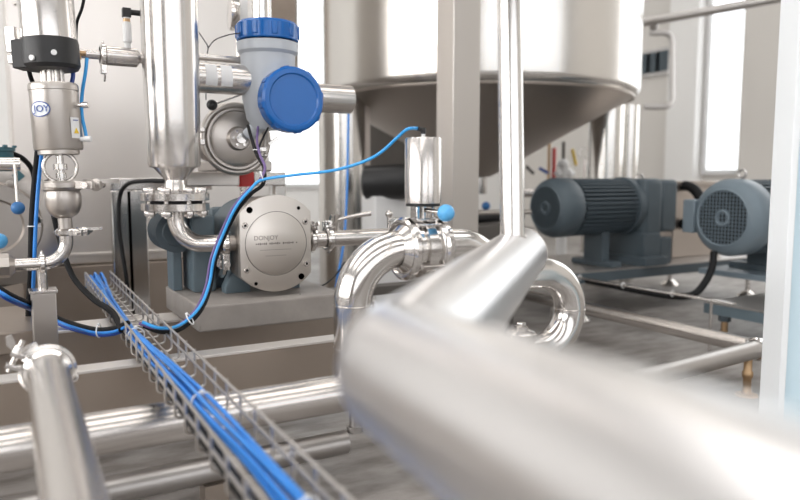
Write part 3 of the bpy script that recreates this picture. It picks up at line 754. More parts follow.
MB().lathe([(13*kq, 0), (13*kq, Zat(q, 352)), (15*kq, Zat(q, 350)), (15*kq, Zat(q, 344)), (13.6*kq, Zat(q, 343)), (13.6*kq, Zat(q, 341)), (15*kq, Zat(q, 340)), (15*kq, Zat(q, 333)), (13*kq, Zat(q, 331)), (7*kq, Zat(q, 329)), (7*kq, Zat(q, 326)), (0, Zat(q, 326))], m_, 40).build('body', 'satin', t)
b = MB(); hexa(b, frame((q.x, q.y, Zat(q, 326)), ZU), 5*kq, 4*kq); b.build('bolt', 'satin', t)

# ------------------------------------------------------------------ the big foreground pipe
ZF = .55-.148*.8
f0 = onz(521, 253, ZF); e0 = onz(398, 368, ZF); n0 = P(800, 586, .2165*.8)
dirn = (n0-e0).normalized()
pts = fillet([f0, e0, e0+dirn*1.0], .055, 20)
RFG = .0416
t = thing('large_pipe', 'very thick blurred polished pipe sweeping across the foreground', 'pipe', (e0.x, e0.y, ZF-RFG))
MB().tube(pts, RFG, 72, cap=False).build('tube', 'fore', t)
df = (f0-e0).normalized()
MB().lathe([(RFG, -.001)]+[(RFG-.018+.018*math.cos(a), .02*math.sin(a)) for a in [pi/2*i/6 for i in range(7)]]+[(0, .021)], frame(f0, df), 72).build('end_cap', 'fore', t)
MB().torus(frame(f0-df*.012, df), RFG+.0001, .0012, 64, 6).build('weld_seam', 'satin', t)
v0 = onz(513, 236, ZF+.038); v1 = P(509, -40, dep(v0)*1.0)
MB().cyl(V((v0.x, v0.y, ZF+.015)), v1+(v1-v0)*1.2, 12.2*dep(v0)/F, seg=40).build('riser', 'polish', t)
MB().torus(frame(v0+V((0, 0, .0)), ZU), 12.2*dep(v0)/F, .002, 40, 8).build('weld_ring', 'satin', t)
bk = e0+dirn*.95
# pipe stand of the foreground pipe (outside the frame, behind the camera)
MB().span((bk.x-.03, bk.y-.03, 0), (bk.x+.03, bk.y+.03, bk.z-.02), .003).build('support', 'satin', t)

# ------------------------------------------------------------------ cable tray with blue cables
ZTR = .262; WT = .060; HT = .036
ta = onz(308, 500, ZTR+HT); tb_ = onz(98, 272, ZTR+HT)
ta.z = tb_.z = ZTR
du = (tb_-ta); LT = du.length; du.normalize(); dr = V((du.y, -du.x, 0)).normalized()
ta2 = ta-du*.35; LT += .35
t = thing('cable_tray', 'open wire-mesh cable tray running away on the left, full of blue cables', 'cable tray', (ta+tb_)/2)
def TP(s, r, z): return ta2+du*s+dr*r+V((0, 0, z))
for name, r, z in (('rail', -WT/2, HT), ('rail', -WT/2, HT*.5), ('rail', WT/2, HT), ('rail', WT/2, HT*.5), ('rail', -WT/2+.012, 0), ('rail', 0, 0), ('rail', WT/2-.012, 0)):
    MB().cyl(TP(0, r, z), TP(LT, r, z), .0019, seg=8).build(name, 'wire', t)
n = int(LT/.058)
for i in range(n+1):
    s = i*LT/n
    MB().tube(fillet([TP(s, -WT/2-.002, HT+.002), TP(s, -WT/2-.002, -.003), TP(s, WT/2+.002, -.003), TP(s, WT/2+.002, HT+.002)], .006, 3), .0019, 8).build('wire_hoop', 'wire', t)
def cable(pts, r, mat, label, name='cable', cat='cable', group=None, n=8, seg=10):
    return MB().tube(spline(pts, n), r, seg).build(name, mat, None, label, cat, group)
def wob(i, s): return noise.noise(V((i*3.1, s*2.3, 0)))
NB = 7
places = ['left edge', 'right edge']
for i in range(NB):
    pts = []
    lay = i % 3; off = (i//3-1)*.0058+(lay-1)*.003
    for k in range(16):
        s = LT*k/15
        spread = 1+.8*abs(wob(5, s*1.7))
        r = -.004+(.010+.004*s/LT)*math.sin(s*3.2+.6)+off*spread+wob(i, s)*.008
        if s > LT*.85: r += (i-4)*.003*(s-LT*.85)/(LT*.15)
        pts.append(TP(s, max(-.020, min(.024, r)), .0085+lay*.0075+wob(i+20, s*2)*.003 + (.010*(s/LT) if s > LT*.8 else 0)))
    e = TP(LT+.06, off*3, -.01+.01*wob(i, 9)); pts.append(e)
    cable(pts,   .0029, 'cable', 'bright blue cable in the bundle lying in the wire-mesh tray', group='blue cables in the wire tray')
for i, off in enumerate((-.024, -.018)):
    cable([TP(LT*k/9, off+wob(i+40, k)*.003, .006+.002*wob(i, k)) for k in range(8)], .0042, 'rubber', 'black cable lying in the wire-mesh tray, '+('closest to its left rail' if i == 0 else 'between the outer black cable and the blue ones'), group='black cables in the wire tray')
tieplaces = [('nearest the viewer', .35+.02), ('second from the viewer', .35+.35), ('third from the viewer', .35+.78), ('at the far end', LT*.86)]
def tie(c, ax, r, label, sc=1, tail=None):
    t = thing('cable_tie', label, 'cable tie', c, 'white cable ties')
    MB().torus(frame(c, ax), r, .0012*sc, 24, 6).build('strap', 'white', t)
    m = frame(c, ax); MB().box((r, 0, 0), (.005*sc, .005*sc, .0045*sc), m, .0008).build('head', 'white', t)
for nm, s in tieplaces:
    tie(TP(s, -.004+.0115*math.sin(s*3.2+.6), .014), du, .0135, 'white cable tie around the blue tray cables, '+nm)

# ------------------------------------------------------------------ loose cables
# bundle down the left valve
def path_px(l): return [P(x, y, d) for x, y, d in l]
cable(path_px([(42, 150, 1.36), (38, 190, 1.37), (35.5, 230, 1.37), (34, 270, 1.38), (33, 300, 1.42), (34, 330, 1.5)]), .0036, 'cable', 'blue cable dropping down the left side of the left valve bowl')
cable(path_px([(38, 150, 1.37), (34, 190, 1.38), (31.5, 230, 1.38), (31, 270, 1.39), (29, 300, 1.43), (28, 330, 1.52)]), .0058, 'rubber', 'black cable dropping beside the blue one, left of the valve bowl')
tie(P(33.5, 226, 1.375), ZU, .010, 'white cable tie on the two cables left of the valve bowl')
cable(path_px([(47, 180, 1.45), (54, 215, 1.45), (60, 240, 1.45), (72, 275, 1.42), (92, 298, 1.38), (112, 312, 1.32), (122, 330, 1.24)]), .0058, 'rubber', 'thick black cable curving down behind the left bowl into the tray')
base = [(-10, 287, 1.16), (12, 301, 1.18), (40, 313, 1.40), (62, 325, 1.41), (92, 334, 1.33), (112, 334, 1.27), (128, 328, 1.24)]
cable(path_px(base), .0042, 'navy', 'dark blue cable of the loop sagging towards the tray, lowest strand')
cable(path_px([(x, y-5, d) for x, y, d in base]), .0050, 'rubber', 'black cable of the loop sagging towards the tray, upper strand')
cable(path_px([(x, y-2, d-.010) for x, y, d in base]), .0028, 'cable', 'bright blue cable of the loop sagging towards the tray, middle strand')
tie(P(99, 331, 1.30), RM @ V((1, .05, 0)), .012, 'white cable tie on the sagging black and blue loop')
# vertical bundle from the transmitter to the tray
bz = [(262, 180, 1.31), (250, 190, 1.30), (236, 207, 1.30), (224, 232, 1.31), (214, 258, 1.31), (209, 285, 1.31), (199, 308, 1.28), (180, 325, 1.24), (160, 328, 1.20), (142, 322, 1.19)]
cable(path_px([(420, 128.5, dep((ax_, Y1, .6))), (408, 129, 1.18), (398, 137, 1.2), (380, 153, 1.23), (360, 163, 1.25), (330, 171, 1.27), (295, 175, 1.29)])+path_px(bz), .0028, 'hose', 'light blue air hose from the upright actuator past the pump to the tray', 'air_hose', 'hose')
cable(path_px([(248, 126, 1.56), (252, 140, 1.48), (257, 155, 1.40), (264, 168, 1.35)]+[(x+1, y+4, d+.010) for x, y, d in bz]), .0036, 'rubber', 'black cable from under the blue-capped instrument down past the pump')
cable(path_px([(258, 127, 1.55), (257, 142, 1.47), (260, 155, 1.39), (265, 168, 1.345)]+[(x-3, y+1, d+.007) for x, y, d in bz]), .0028, 'purple', 'purple cable from under the blue-capped instrument down past the pump')
cable(path_px([(268, 128, 1.56), (261, 142, 1.47), (258, 152, 1.41)]), .0022, 'rubber', 'short thin black lead leaving the underside of the blue-capped instrument')
tie(P(257, 150, 1.425), ZU, .008, 'white cable tie just under the blue-capped instrument')
tie(P(262, 177, 1.315), V((1, -.3, .3)), .009, 'white cable tie where the light blue hose meets the purple cable')
tie(P(190, 319, 1.26), RM @ V((1, .6, 0)), .011, 'white cable tie on the hose bundle in front of the pump slab')
# hose on the left valve right side
cable(path_px([(87, 58, 1.30), (85.5, 72, 1.30), (82, 95, 1.31), (82, 115, 1.31), (85, 130, 1.31), (87, 141, 1.30)]), .0032, 'hose', 'short light blue hose on the right side of the left actuator', 'air_hose', 'hose')
cable(path_px([(86, -12, 1.33), (82, 8, 1.33), (77, 22, 1.33), (76, 38, 1.34), (76, 52, 1.36)]), .0028, 'rubber', 'thin black cable rising at the top beside the left upper cylinder')
cable(path_px([(72, 66, 1.33), (73, 76, 1.33), (71, 86, 1.32)]), .0040, 'navy', 'short dark blue cable under the right of the black collar')
cable(path_px([(28, 66, 1.31), (31, 78, 1.32), (36, 90, 1.34)]), .0040, 'rubber', 'short black cable under the left of the black collar')
# black cable on the chrome stand
cable(path_px([(166, 181, 1.62), (145, 181, 1.75), (128, 184, 1.85), (120, 196, 1.9), (119, 225, 1.9), (122, 250, 1.9), (126, 275, 1.9), (128, 292, 1.9)]), .0055, 'rubber', 'black cable arching over the polished stand behind the columns')
# thin wire Y at the top
cable(path_px([(197, 30, 1.6), (204, 40, 1.6), (208, 48, 1.6), (206, 62, 1.6), (206, 100, 1.6)]), .0012, 'rubber', 'thin dark wire hanging beside the tall cylinder')
cable(path_px([(208, 48, 1.6), (215, 40, 1.6), (228, 35, 1.55), (240, 33, 1.5)]), .0012, 'rubber', 'thin dark wire looping to the back of the top blue cap')
# blue hose by the tank leg
cable(path_px([(349, 96, 2.45), (348, 140, 2.45), (347, 190, 2.45), (344, 240, 2.45), (338, 275, 2.45), (334, 300, 2.5)]), .0042, 'cable', 'thin blue cable hanging vertically in front of the left tank leg')
cable(path_px([(300, 295, 1.5), (318, 288, 1.7), (333, 278, 1.9), (345, 262, 2.0)]), .002, 'rubber', 'thin dark wire rising behind the polished bend')

# ------------------------------------------------------------------ left edge: round machine end, teal motor, lever valve
DM = 1.85; mc = P(-6, 226, DM); km = DM/F
t = thing('machine_drum', 'big round dished steel machine end at the left edge', 'machine', (mc.x, mc.y, 0))
mm = Matrix((V((1, 0, 0)), V((0, 0, 1)), V((0, -1, 0)))).transposed().to_4x4(); mm.translation = mc
MB().lathe([(0, 0), (25*km, 0), (27*km, .012), (42*km, .012), (44*km, 0), (62*km, 0), (65*km, -.006), (65*km, -.3)], mm, 72).build('drum', 'cast', t)
for bx, by in ((16, 42), (40, 5), (20, -38)):
    b = MB(); hexa(b, mm @ Matrix.Translation((bx*km, by*km, 0)), 4*km, .012); b.lathe([(6*km, 0), (6*km, .003), (0, .003)], mm @ Matrix.Translation((bx*km, by*km, 0)), 20)
    b.build('bolt', 'cast', t)
MB().span((mc.x-.1, mc.y, 0), (mc.x+.06, mc.y+.25, mc.z-60*km)).build('saddle', 'beam', t)
q = P(-4, 158, 1.6)
t = thing('teal_motor', 'dark teal bolted motor cover at the left edge above the lever', 'motor', q)
MB().lathe([(.030, -.03), (.036, -.02), (.036, .015), (.040, .016), (.040, .024), (0, .024)], frame(q+V((-.0, 0, 0)), ZU), 40).build('cover', 'teal', t)
b = MB(); 
for i in range(6): 
    a = 2*pi*i/6; hexa(b, frame(q+V((.038*math.cos(a), .038*math.sin(a), .024)), ZU), .005, .005)
b.build('bolt', 'teal', t)
MB().cyl(q+V((-.03, 0, -.03)), q+V((-.03, 0, -.20)), .02).build('shaft_housing', 'cast', t)
q = P(8, 164, 1.42); k = 1.42/F
t = thing('lever_valve', 'steel barrel with a hanging lever and blue ball at the left edge', 'valve', q)
MB().cyl(q+V((-.06, -.0, 0)), q+V((.022, 0, 0)), 6.5*k, seg=30, ch=.001).build('barrel', 'polish', t)
b1 = P(18, 208, 1.42)
MB().cyl(q+V((.012, -.01, 0)), b1, .0035).build('lever', 'satin', t)
MB().sphere(b1, 6.5*k).build('ball', 'balld', t)
q = P(-1, 241, 1.44)
t = thing('ball_lever', 'lower blue ball knob touching the left edge', 'knob', q)
MB().sphere(q, 8*k).build('ball', 'ball', t); MB().cyl(q, q+V((-.02, 0, .05)), .0035).build('lever', 'satin', t)
q = P(22, 176, 1.8)
mb = MB().box((0, 0, 0), (.022, .022, .004), mm @ Matrix.Translation((24*km, 50*km, .004)) @ rotz(.7), .001)
mb.build('teal_plate', 'teal', None, 'tiny dark teal diamond plate on the round machine end', 'plate')
cable(path_px([(8, 152, 1.62), (22, 158, 1.66), (32, 170, 1.7), (36, 190, 1.7)]), .006, 'rubber', 'black cable arching over the round machine end at the left')
# ledge piece and left block behind the post
MB().span((-1.6, p2.y-.03, ZS-.03), (onz(26, 300, ZS).x, p2.y+.28, ZS+.012), .003).build('skid_deck', 'beam', None, 'flat grey deck plate left of the square post', 'plate')

# ------------------------------------------------------------------ tank, legs, column
TD = 3.3; tc = P(478, 100, TD); tx0, ty0 = tc.x, tc.y; RT_ = 154*TD/F
t = thing('process_tank', 'huge round stainless tank with conical bottom hanging in the background', 'tank', (tx0, ty0, 0))
mt = frame((tx0, ty0, 0), ZU)
zr = .915
sh = [(RT_*.955, zr-.012)]+[(RT_-.04+.04*math.sin(a), zr+.03-.04*math.cos(a)) for a in [pi/2*i/6 for i in range(7)]]+[(RT_, 3.2), (RT_*.7, 3.5), (0, 3.5)]
MB().lathe(sh, mt, 96).build('shell', 'tank', t)
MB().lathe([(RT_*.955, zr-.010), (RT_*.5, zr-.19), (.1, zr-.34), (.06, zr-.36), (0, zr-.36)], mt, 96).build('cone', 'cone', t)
MB().torus(frame((tx0, ty0, zr-.008), ZU), RT_*.958, .010, 96, 8).build('weld_rim', 'cone', t)
MB().cyl((tx0, ty0, zr-.44), (tx0, ty0, zr-.34), .045).build('outlet', 'satin', t)
for px, d, r, ztop in ((343, 3.05, 24, .93), (604, 3.6, 17, .93), (626, 3.75, 10, .93)):
    q = P(px, 200, d); MB().cyl((q.x, q.y, 0), (q.x, q.y, ztop), r*d/F, seg=40).build('leg', 'tank', t)
q = P(358, 200, 3.0); MB().span((q.x, q.y, 0), (q.x+.06, q.y+.05, .95)).build('leg_gusset', 'cone', t)
q = P(640, 60, 3.2)
# square column
q = P(453, 150, 2.25); 
t = thing('square_column', 'grey square steel column standing behind the upright actuator', 'column', (q.x+.05, q.y+.05, 0))
MB().span((q.x, q.y, 0), (q.x+.105, q.y+.10, 2.4), .003).build('column', 'column', t)
MB().span((q.x-.04, q.y-.04, 0), (q.x+.145, q.y+.14, .012)).build('base_plate', 'satin', t)

# black machine barrel behind the actuator
q = P(389, 182, 2.7); k = 2.7/F
t = thing('black_drum_motor', 'black barrel-shaped motor lying behind the upright actuator', 'motor', (q.x, q.y, 0))
mb = MB().lathe([(13*k, -.10), (17*k, -.09), (17.5*k, .08), (15*k, .1)], frame(q, RM @ V((1, 0, .2))), 40); mb.build('body', 'black', t)
MB().span((q.x-.07, q.y-.02, 0), (q.x+.07, q.y+.10, q.z-14*k), .004).build('stand', 'white', t)
q = P(402, 140, 4.6)
t = thing('machine_housing', 'dark brownish machine housing under the tank, left of the square column', 'machine', (q.x, q.y, 0))
MB().box((0, 0, 0), (.50, .3, .62), frame((q.x, q.y, .80), ZU, RM @ V((1, 0, 0))), .01).build('housing', 'dgrey', t)
for s in (-1, 1):
    r_ = (RM @ V((1, 0, 0)))*s*.19; MB().cyl(V((q.x, q.y, 0))+r_, V((q.x, q.y, .50))+r_, .02).build('leg', 'dgrey', t)
# low dark channel under the valve
q = P(400, 289, 1.95)
MB().span((q.x-.25, q.y, q.z-.012), (q.x+.6, q.y+.05, q.z+.012), .002).build('floor_channel', 'dgrey', None, 'dark low channel bar on the floor below the butterfly valve', 'channel')
q2 = q
for dx in (-.15, .4):
    MB().cyl((q.x+dx, q.y+.025, 0), (q.x+dx, q.y+.025, q.z-.012), .012).build('channel_foot', 'dgrey', None, 'short dark foot under the low channel bar, '+('left end' if dx < 0 else 'right end'), 'foot')

# ------------------------------------------------------------------ right: motor units
def grille(mb, m, R, n=13, hub=.25, bar=.0028):
    p = 2*R/n
    for i in range(-n//2, n//2+2):
        u = i*p
        if abs(u) >= R: continue
        h = math.sqrt(R*R-u*u)
        mb.box((u, 0, 0), (bar, 2*h, .003), m); mb.box((0, u, 0), (2*h, bar, .003), m)
    mb.torus(m, R, .004, 48, 8); mb.torus(m, R*hub, .006, 24, 6)
def big_motor(c, R, L, name, label, hd, mat_body='motor', mat_cov='motor', front=0.0):
    """fan cover at -X end, body to +X. c = centre of the fan face"""
    t = thing(name, label, 'motor', (c.x+L/2, c.y, hd))
    m = frame(c, XA, ZU)
    fcv = MB().lathe([(R*.70, 0), (R*.80, .004), (R*.95, .022), (R, .04), (R, .10), (R*.97, .105), (R*.84, .105)], m, 64, caps=False).build('fan_cover', mat_cov, t)
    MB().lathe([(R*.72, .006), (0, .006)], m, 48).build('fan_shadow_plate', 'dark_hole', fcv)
    g = MB(); grille(g, m @ Matrix.Translation((0, 0, .002)), R*.72, 15 if mat_cov == 'motor2' else 17); g.build('grille', mat_cov, fcv)
    b = MB().lathe([(R*.82, .10), (R*.82, L)], m, 48)
    nf = 40
    for i in range(nf):
        a = 2*pi*i/nf
        b.box((R*.88, 0, (.11+L)/2), (R*.2, .005, L-.12), m @ rotz(a))
    b.build('finned_body', mat_body, t)
    MB().lathe([(R*.9, L), (R*1.03, L+.004), (R*1.03, L+.035), (R*.9, L+.04)], m, 56).build('end_flange', mat_body, t)
    for xx in (L-.12,):
        MB().span((c.x+xx-.03, c.y-R*.95, hd), (c.x+xx+.03, c.y+R*.95, hd+.022), .003).build('foot', mat_body, t)
        MB().span((c.x+xx-.02, c.y-R*.45, hd+.02), (c.x+xx+.02, c.y+R*.45, c.z-R*.7), .003).build('foot_web', mat_body, t)
    return t
FR1 = .195
f1 = onz(572, 273, FR1)
fm = P(545, 208, 2.72); Rm = 30*2.72/F
L1 = onz(0, 0, 0).x if False else None
xm2 = ony(618, 216, fm.y).x
tm = big_motor(fm, Rm, xm2-fm.x, 'electric_motor', 'dark blue-grey finned electric motor on the nearer end of the far skid', FR1)
# gearbox
xg0, xg1 = ony(622, 216, fm.y).x, ony(661, 216, fm.y).x
t = thing('gearbox', 'dark blocky gearbox bolted to the finned motor, right of it', 'gearbox', ((xg0+xg1)/2, fm.y, FR1))
MB().span((xg0+.01, fm.y-.11, FR1+.10), (xg0+.12, fm.y+.12, fm.z+Rm*.98), .02).build('housing', 'motor', t)
MB().span((xg0+.12, fm.y-.10, FR1+.13), (xg1-.02, fm.y+.12, fm.z+Rm*.94), .015).build('rear_housing', 'motor', t)
MB().span((xg0-.03, fm.y-.16, FR1), (xg0+.10, fm.y+.12, FR1+.035), .004).build('foot', 'motor', t)
MB().span((xg0+.0, fm.y-.12, FR1+.02), (xg0+.10, fm.y+.10, FR1+.13), .006).build('foot_web', 'motor', t)
MB().span((xg0+.10, fm.y-.12, FR1), (xg1-.07, fm.y+.10, FR1+.11), .006).build('foot', 'motor', t)
MB().torus(frame((xg0+.1, fm.y, fm.z+Rm*.98), YB), .018, .005, 20, 8).build('lifting_eye', 'satin', t)
# black ring shaft end + cable loop
q = P(684, 205, 3.1)
MB().torus(frame(q, XA), .085, .022, 36, 12).build('shaft_guard', 'rubber', None, 'black ring-shaped shaft guard between gearbox and steel box', 'guard')
# stainless box
q = P(676, 225, 3.1)
xs0 = q.x
t = thing('steel_box', 'plain brushed steel box behind the grille-faced motor', 'box', (q.x+.2, q.y, FR1))
ysb = q.y
MB().span((onx(0, 0, 1).x*0+ony(673, 225, ysb).x, ysb, FR1), (ony(706, 225, ysb).x+.12, ysb+.35, Zat(q, 184)), .006).build('body', 'cone', t)
MB().span((ony(668, 225, ysb).x, ysb-.01, Zat(q, 186)), (ony(706, 225, ysb).x+.14, ysb+.36, Zat(q, 181)), .003).build('lid', 'cone', t)
# frame 1
t = thing('machine_skid', 'long low grey skid carrying both big motors', 'skid', (f1.x+.4, f1.y+.2, 0))
xr1 = ony(764, 265, f1.y).x
MB().span((f1.x-.02, f1.y, FR1-.006), (xr1, f1.y+.5, FR1), .001).build('deck', 'old', t)
MB().span((f1.x-.02, f1.y, FR1-.045), (xr1, f1.y+.04, FR1-.006), .002).build('side_rail', 'motor', t)
MB().span((f1.x-.02, f1.y+.46, FR1-.045), (xr1, f1.y+.5, FR1-.006), .002).build('side_rail', 'motor2', t)
MB().span((f1.x-.02, f1.y, FR1-.045), (f1.x+.02, f1.y+.5, FR1-.006), .002).build('end_rail', 'motor', t)
for xx, yy in ((f1.x+.07, f1.y+.03), (xr1-.07, f1.y+.03), (f1.x+.07, f1.y+.46), (xr1-.07, f1.y+.46)):
    MB().cyl((xx, yy, .03), (xx, yy, FR1-.04), .010).build('foot_rod', 'satin', t)
    MB().lathe([(.045, 0), (.045, .006), (.03, .022), (.014, .035), (0, .035)], frame((xx, yy, 0), ZU), 32).build('levelling_foot', 'satin', t)
# motor 2
q2m = P(722, 218, 2.42); R2 = 39*2.42/F
x22 = q2m.x+.40
big_motor(q2m, R2, .38, 'electric_motor', 'grey-blue electric motor with round grille facing the viewer, far right', FR1+.02, 'motor', 'motor2')
MB().span((q2m.x+.1, q2m.y-.16, FR1), (q2m.x+.42, q2m.y+.16, FR1+.02), .002).build('motor_base_plate', 'motor2', None, 'flat plate under the grille-faced motor', 'plate')
MB().torus(frame(V((q2m.x+.10, q2m.y, q2m.z+R2+.018)), XA), .014, .004, 24, 8).build('lifting_eye', 'old', None, 'small steel lifting eye on top of the grille-faced motor', 'eye bolt')
MB().box((q2m.x+.03, q2m.y+R2*1.02, q2m.z+.0), (.06, .05, .12), None, .006).build('side_box', 'motor2', None, 'small grey box on the left side of the grille-faced motor', 'box')
cable(path_px([(714, 252, 2.42), (712, 268, 2.40), (704, 284, 2.38), (692, 295, 2.38), (672, 296, 2.42), (640, 291, 2.5), (600, 283, 2.62), (560, 276, 2.8)]), .012, 'rubber', 'thick black cable hanging from the grille-faced motor along the skid')
# frame 2
FR2 = .135
g0 = onz(704, 301, FR2); 
t = thing('floor_platform', 'low grey steel platform at the right behind the pale blue panel', 'platform', (g0.x+.2, g0.y, 0))
g1 = onx(790, 320, g0.x)
MB().span((g0.x, g0.y-.62, FR2-.006), (g0.x+.6, g0.y, FR2), .001).build('deck', 'old', t)
MB().span((g0.x, g0.y-.62, FR2-.04), (g0.x+.03, g0.y, FR2-.006), .001).build('side_rail', 'bluegrey', t)
MB().span((g0.x, g0.y-.03, FR2-.04), (g0.x+.6, g0.y, FR2-.006), .001).build('end_rail', 'bluegrey', t)
for yy in (g0.y-.06, g0.y-.55):
    MB().cyl((g0.x+.03, yy, .02), (g0.x+.03, yy, FR2-.04), .011).build('foot_rod', 'brass', t)
    b = MB(); hexa(b, frame((g0.x+.03, yy, FR2-.062), ZU), .020, .022); b.build('foot_nut', 'motor', t)
    MB().lathe([(.045, 0), (.045, .006), (.012, .03)], frame((g0.x+.03, yy, 0), ZU), 32).build('levelling_foot', 'old', t)
# thin bright strip (cable channel)
sa = P(545, 272, 2.72); sb = P(735, 304, 2.15)
t = thing('cable_channel', 'thin bright metal strip with cable ties slanting in front of the far skid', 'strip', (sa+sb)/2)
dd = (sb-sa).normalized(); ms = frame(sa, dd, ZU); Ls = (sb-sa).length
MB().box((0, 0, Ls/2), (.006, .02, Ls), ms, .001).build('strip', 'satin', t)
for f_ in (.22, .47, .72):
    MB().torus(frame(sa+dd*Ls*f_, dd), .010, .0015, 16, 6).build('tie', 'white', t)
for f_ in (.05, .9):
    q = sa+dd*Ls*f_; MB().cyl((q.x, q.y, 0), (q.x, q.y, q.z-.003), .005, seg=12).build('strip_support', 'satin', t)
# floor pipes on the right
ZR = .115
ra = onz(754, 347, ZR); rb = onz(575, 306, ZR)
t = thing('floor_pipe', 'long thin steel pipe near the floor slanting away on the right', 'pipe', (rb.x, rb.y, 0))
xr_ = (ra.x+rb.x)/2
dpp = (rb-ra).normalized()
MB().cyl(ra-dpp*.03, rb+dpp*.9, .0215, seg=32).build('tube', 'satin', t)
for f_ in (.75, 1.6):
    q = ra+dpp*f_; MB().cyl((q.x, q.y, 0), (q.x, q.y, ZR-.02), .008, seg=14).build('support', 'old', t)
rc = onz(640, 377, ZR); dp2 = (rc-ra).normalized()
r0 = onz(757, 349, ZR)
t = thing('floor_pipe', 'dull steel pipe joining the slanting floor pipe, standing on a rusty leg', 'pipe', (r0.x, r0.y, 0))
MB().cyl(r0-dp2*.6, r0+dp2*.85, .0225, seg=32).build('tube', 'old', t)
lg = onz(745, 392, .004)
q = r0+dp2*.04
MB().lathe([(.010, .02), (.010, .045), (.013, .05), (.013, .062), (.010, .066), (.010, ZR-.018)], frame((q.x, q.y, 0), ZU), 20).build('leg', 'brass', t)
MB().lathe([(.028, 0), (.026, .004), (.013, .006), (.010, .022)], frame((q.x, q.y, 0), ZU), 24).build('leg_foot', 'brass', t)
q3 = r0+dp2*.78; MB().cyl((q3.x, q3.y, 0), (q3.x, q3.y, ZR-.02), .010).build('leg', 'brass', t)
clamp(r0, dp2, .024, 'clamp on the joint of the two floor pipes at the right', math.radians(-120), .008, lug=1.2)

# pale blue panel at the right edge
q = P(783, 250, 1.15)
t = thing('pale_blue_panel', 'blurred pale blue upright panel with white edge at the right margin', 'panel', (q.x+.1, q.y, 0))
rr = RM @ V((1, 0, 0)); mp_ = frame((q.x, q.y, 0), ZU, rr)
MB().box((.006, .02, .8), (.012, .06, 1.6), mp_, .002).build('edge_strip', 'palew', t)
MB().box((.112, .03, .8), (.2, .04, 1.6), mp_, .002).build('panel', 'pale', t)
# ------------------------------------------------------------------ far background bits
# overhead pipe top right
q0 = P(640, 23, 3.9); q1 = P(782, -2, 3.6)
t = thing('overhead_pipe', 'grey overhead pipe slanting across the top right corner', 'pipe', (q0+q1)/2)
MB().cyl(q0-(q1-q0)*.3, q1+(q1-q0)*.6, 4.5*3.7/F, seg=24).build('tube', 'old', t)
MB().lathe([(.03, 0), (.036, .01), (.036, .03), (.03, .04)], frame(q0+V((.08, 0, 0)), q1-q0), 24).build('coupling', 'old', t)
q = P(660, 50, 5.0)
path = fillet([P(650, 33, 5.0), P(672, 33, 5.0), P(672, 107, 5.0), P(644, 107, 5.0)], .06, 6)
MB().tube(path, .02, 14).build('wall_pipe', 'old', None, 'thin grey pipe loop on the wall right of the tank', 'pipe')
mb = MB()
va = onx(643, 52, HALL_R); vbp = onx(670, 74, HALL_R)
t = thing('wall_vent', 'small dark louvred wall vent right of the tank', 'vent', (HALL_R-.02, (va.y+vbp.y)/2, vbp.z))
ya, yb_ = sorted((va.y, vbp.y))
MB().span((HALL_R-.03, ya, vbp.z), (HALL_R-.001, yb_, va.z)).build('frame', 'old', t)
for i in range(3):
    yy = ya+(yb_-ya)*(i+.5)/3; MB().span((HALL_R-.045, yy-.07, vbp.z+.03), (HALL_R-.03, yy+.07, va.z-.03)).build('louvre', 'motor', t)
# brown strip top centre
q = P(272, 0, 3.4); q2 = P(296, 0, 3.4)
MB().box((0, 0, 0), (25*3.4/F, .08, 1.6), frame(((q.x+q2.x)/2, (q.y+q2.y)/2, Zat(q, 95)+.8), ZU, RM @ V((1, 0, 0))), .003).build('hanging_duct', 'beam', None, 'brownish flat duct hanging behind the vertical bright pipe', 'duct')
# instrument cluster behind the finned motor
q = P(563, 170, 4.0); k = 4.0/F
t = thing('white_valve', 'small white valve cluster behind the finned motor', 'valve', (q.x, q.y, 0))
mb = MB().sphere(q+V((0, 0, .03)), 6*k); mb.cyl(q+V((0, 0, -.6)), q+V((0, 0, .02)), 5*k); mb.sphere(q+V((.03, 0, -.02)), 7*k); mb.cyl(q+V((-.05, 0, -.02)), q+V((.08, 0, -.02)), 3*k); mb.build('body', 'white', t)
MB().cyl(q+V((0, 0, .05)), q+V((0, 0, .16)), 1.6*k).build('stem', 'dgrey', t)
t = thing('valve_manifold', 'horizontal manifold pipe with legs behind the finned motor', 'pipe', P(560, 192, 4.1))
ma, mb_ = P(518, 193, 4.1), P(600, 193, 4.1); mb_.z = ma.z
MB().cyl(ma, mb_, .025).build('run', 'satin', t)
for f_ in (.25, .8):
    q = ma.lerp(mb_, f_); MB().cyl((q.x, q.y, 0), q, .014).build('leg', 'satin', t)
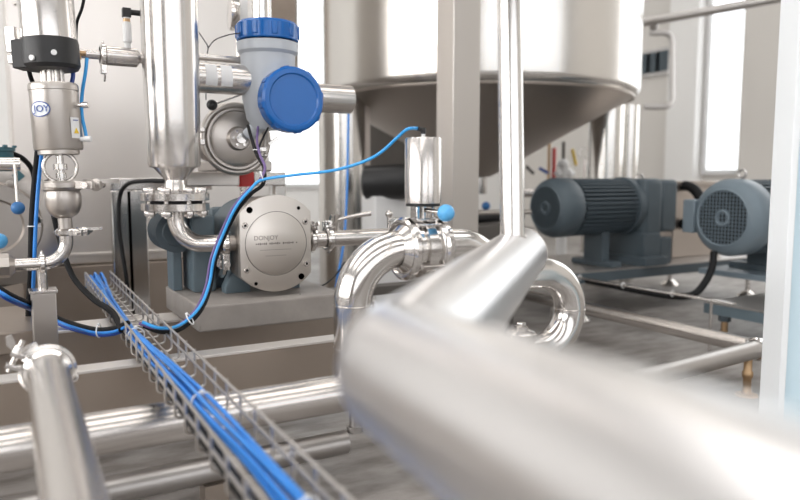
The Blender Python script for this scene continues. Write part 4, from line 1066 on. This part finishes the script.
q = P(554, 158, 4.1); MB().cyl((q.x, q.y, ma.z), (q.x, q.y, Zat(q, 148)), 2*k).build('red_rod', 'red', None, 'thin red upright rod behind the finned motor', 'rod')
q = P(549, 155, 4.1); MB().cyl((q.x, q.y, ma.z), (q.x, q.y, Zat(q, 140)), 1.5*k).build('thin_rod', 'brass', None, 'thin brown upright rod left of the red rod', 'rod')
q = P(576, 160, 4.0); MB().cyl(q+V((0, 0, -.03)), q+V((-.03, 0, .06)), 1.6*k).build('yellow_lever', 'yellow', None, 'small yellow handle above the white valve cluster', 'handle')
q = P(585, 153, 4.2)
t = thing('hoop', 'thin wire hoop on the far wall above the finned motor', 'hoop', q)
MB().torus(frame(q, RM @ V((0, 0, 1))), 5.5*k, .7*k, 28, 6).build('ring', 'satin', t); MB().cyl(q+V((0, 0, -.04)), V((q.x, q.y, 0)), .006, seg=8).build('stem', 'satin', t)
q = P(532, 168, 4.0)
MB().cyl(P(526, 166, 4.0), P(534, 174, 4.0), 1.6*k).build('dark_lever', 'dgrey', None, 'small dark handle behind the fan end of the finned motor', 'handle')
MB().cyl(P(539, 168, 4.0), P(548, 173, 4.0), 1.6*k).build('navy_lever', 'navy', None, 'small navy handle above the finned motor', 'handle')
q = P(486, 206, 3.0)
t = thing('blue_ball_lever', 'distant small blue ball knob right of the square column', 'knob', q)
MB().sphere(q, 4.3*3/F).build('ball', 'balld', t); MB().cyl(q, q+V((.02, .01, -.06)), .005).build('lever', 'satin', t)
q = P(492, 226, 2.6)
t = thing('dark_pump_base', 'dark low machinery between the square column and the thin riser pipe', 'machine', (q.x, q.y, 0))
MB().box((q.x, q.y, q.z-.02), (.22, .12, .06), None, .008).build('block', 'dgrey', t)
MB().cyl(q+V((-.12, 0, .03)), q+V((.14, 0, .035)), .018).build('shaft', 'black', t)
MB().cyl(q+V((-.1, -.05, .055)), q+V((.14, -.05, .05)), .009).build('rod', 'satin', t)
MB().box((q.x, q.y, (q.z-.05)/2), (.14, .1, q.z-.05), None, .004).build('base', 'dgrey', t)
# low pale wall-side bench behind motors (light band)
q = P(592, 262, 3.6)
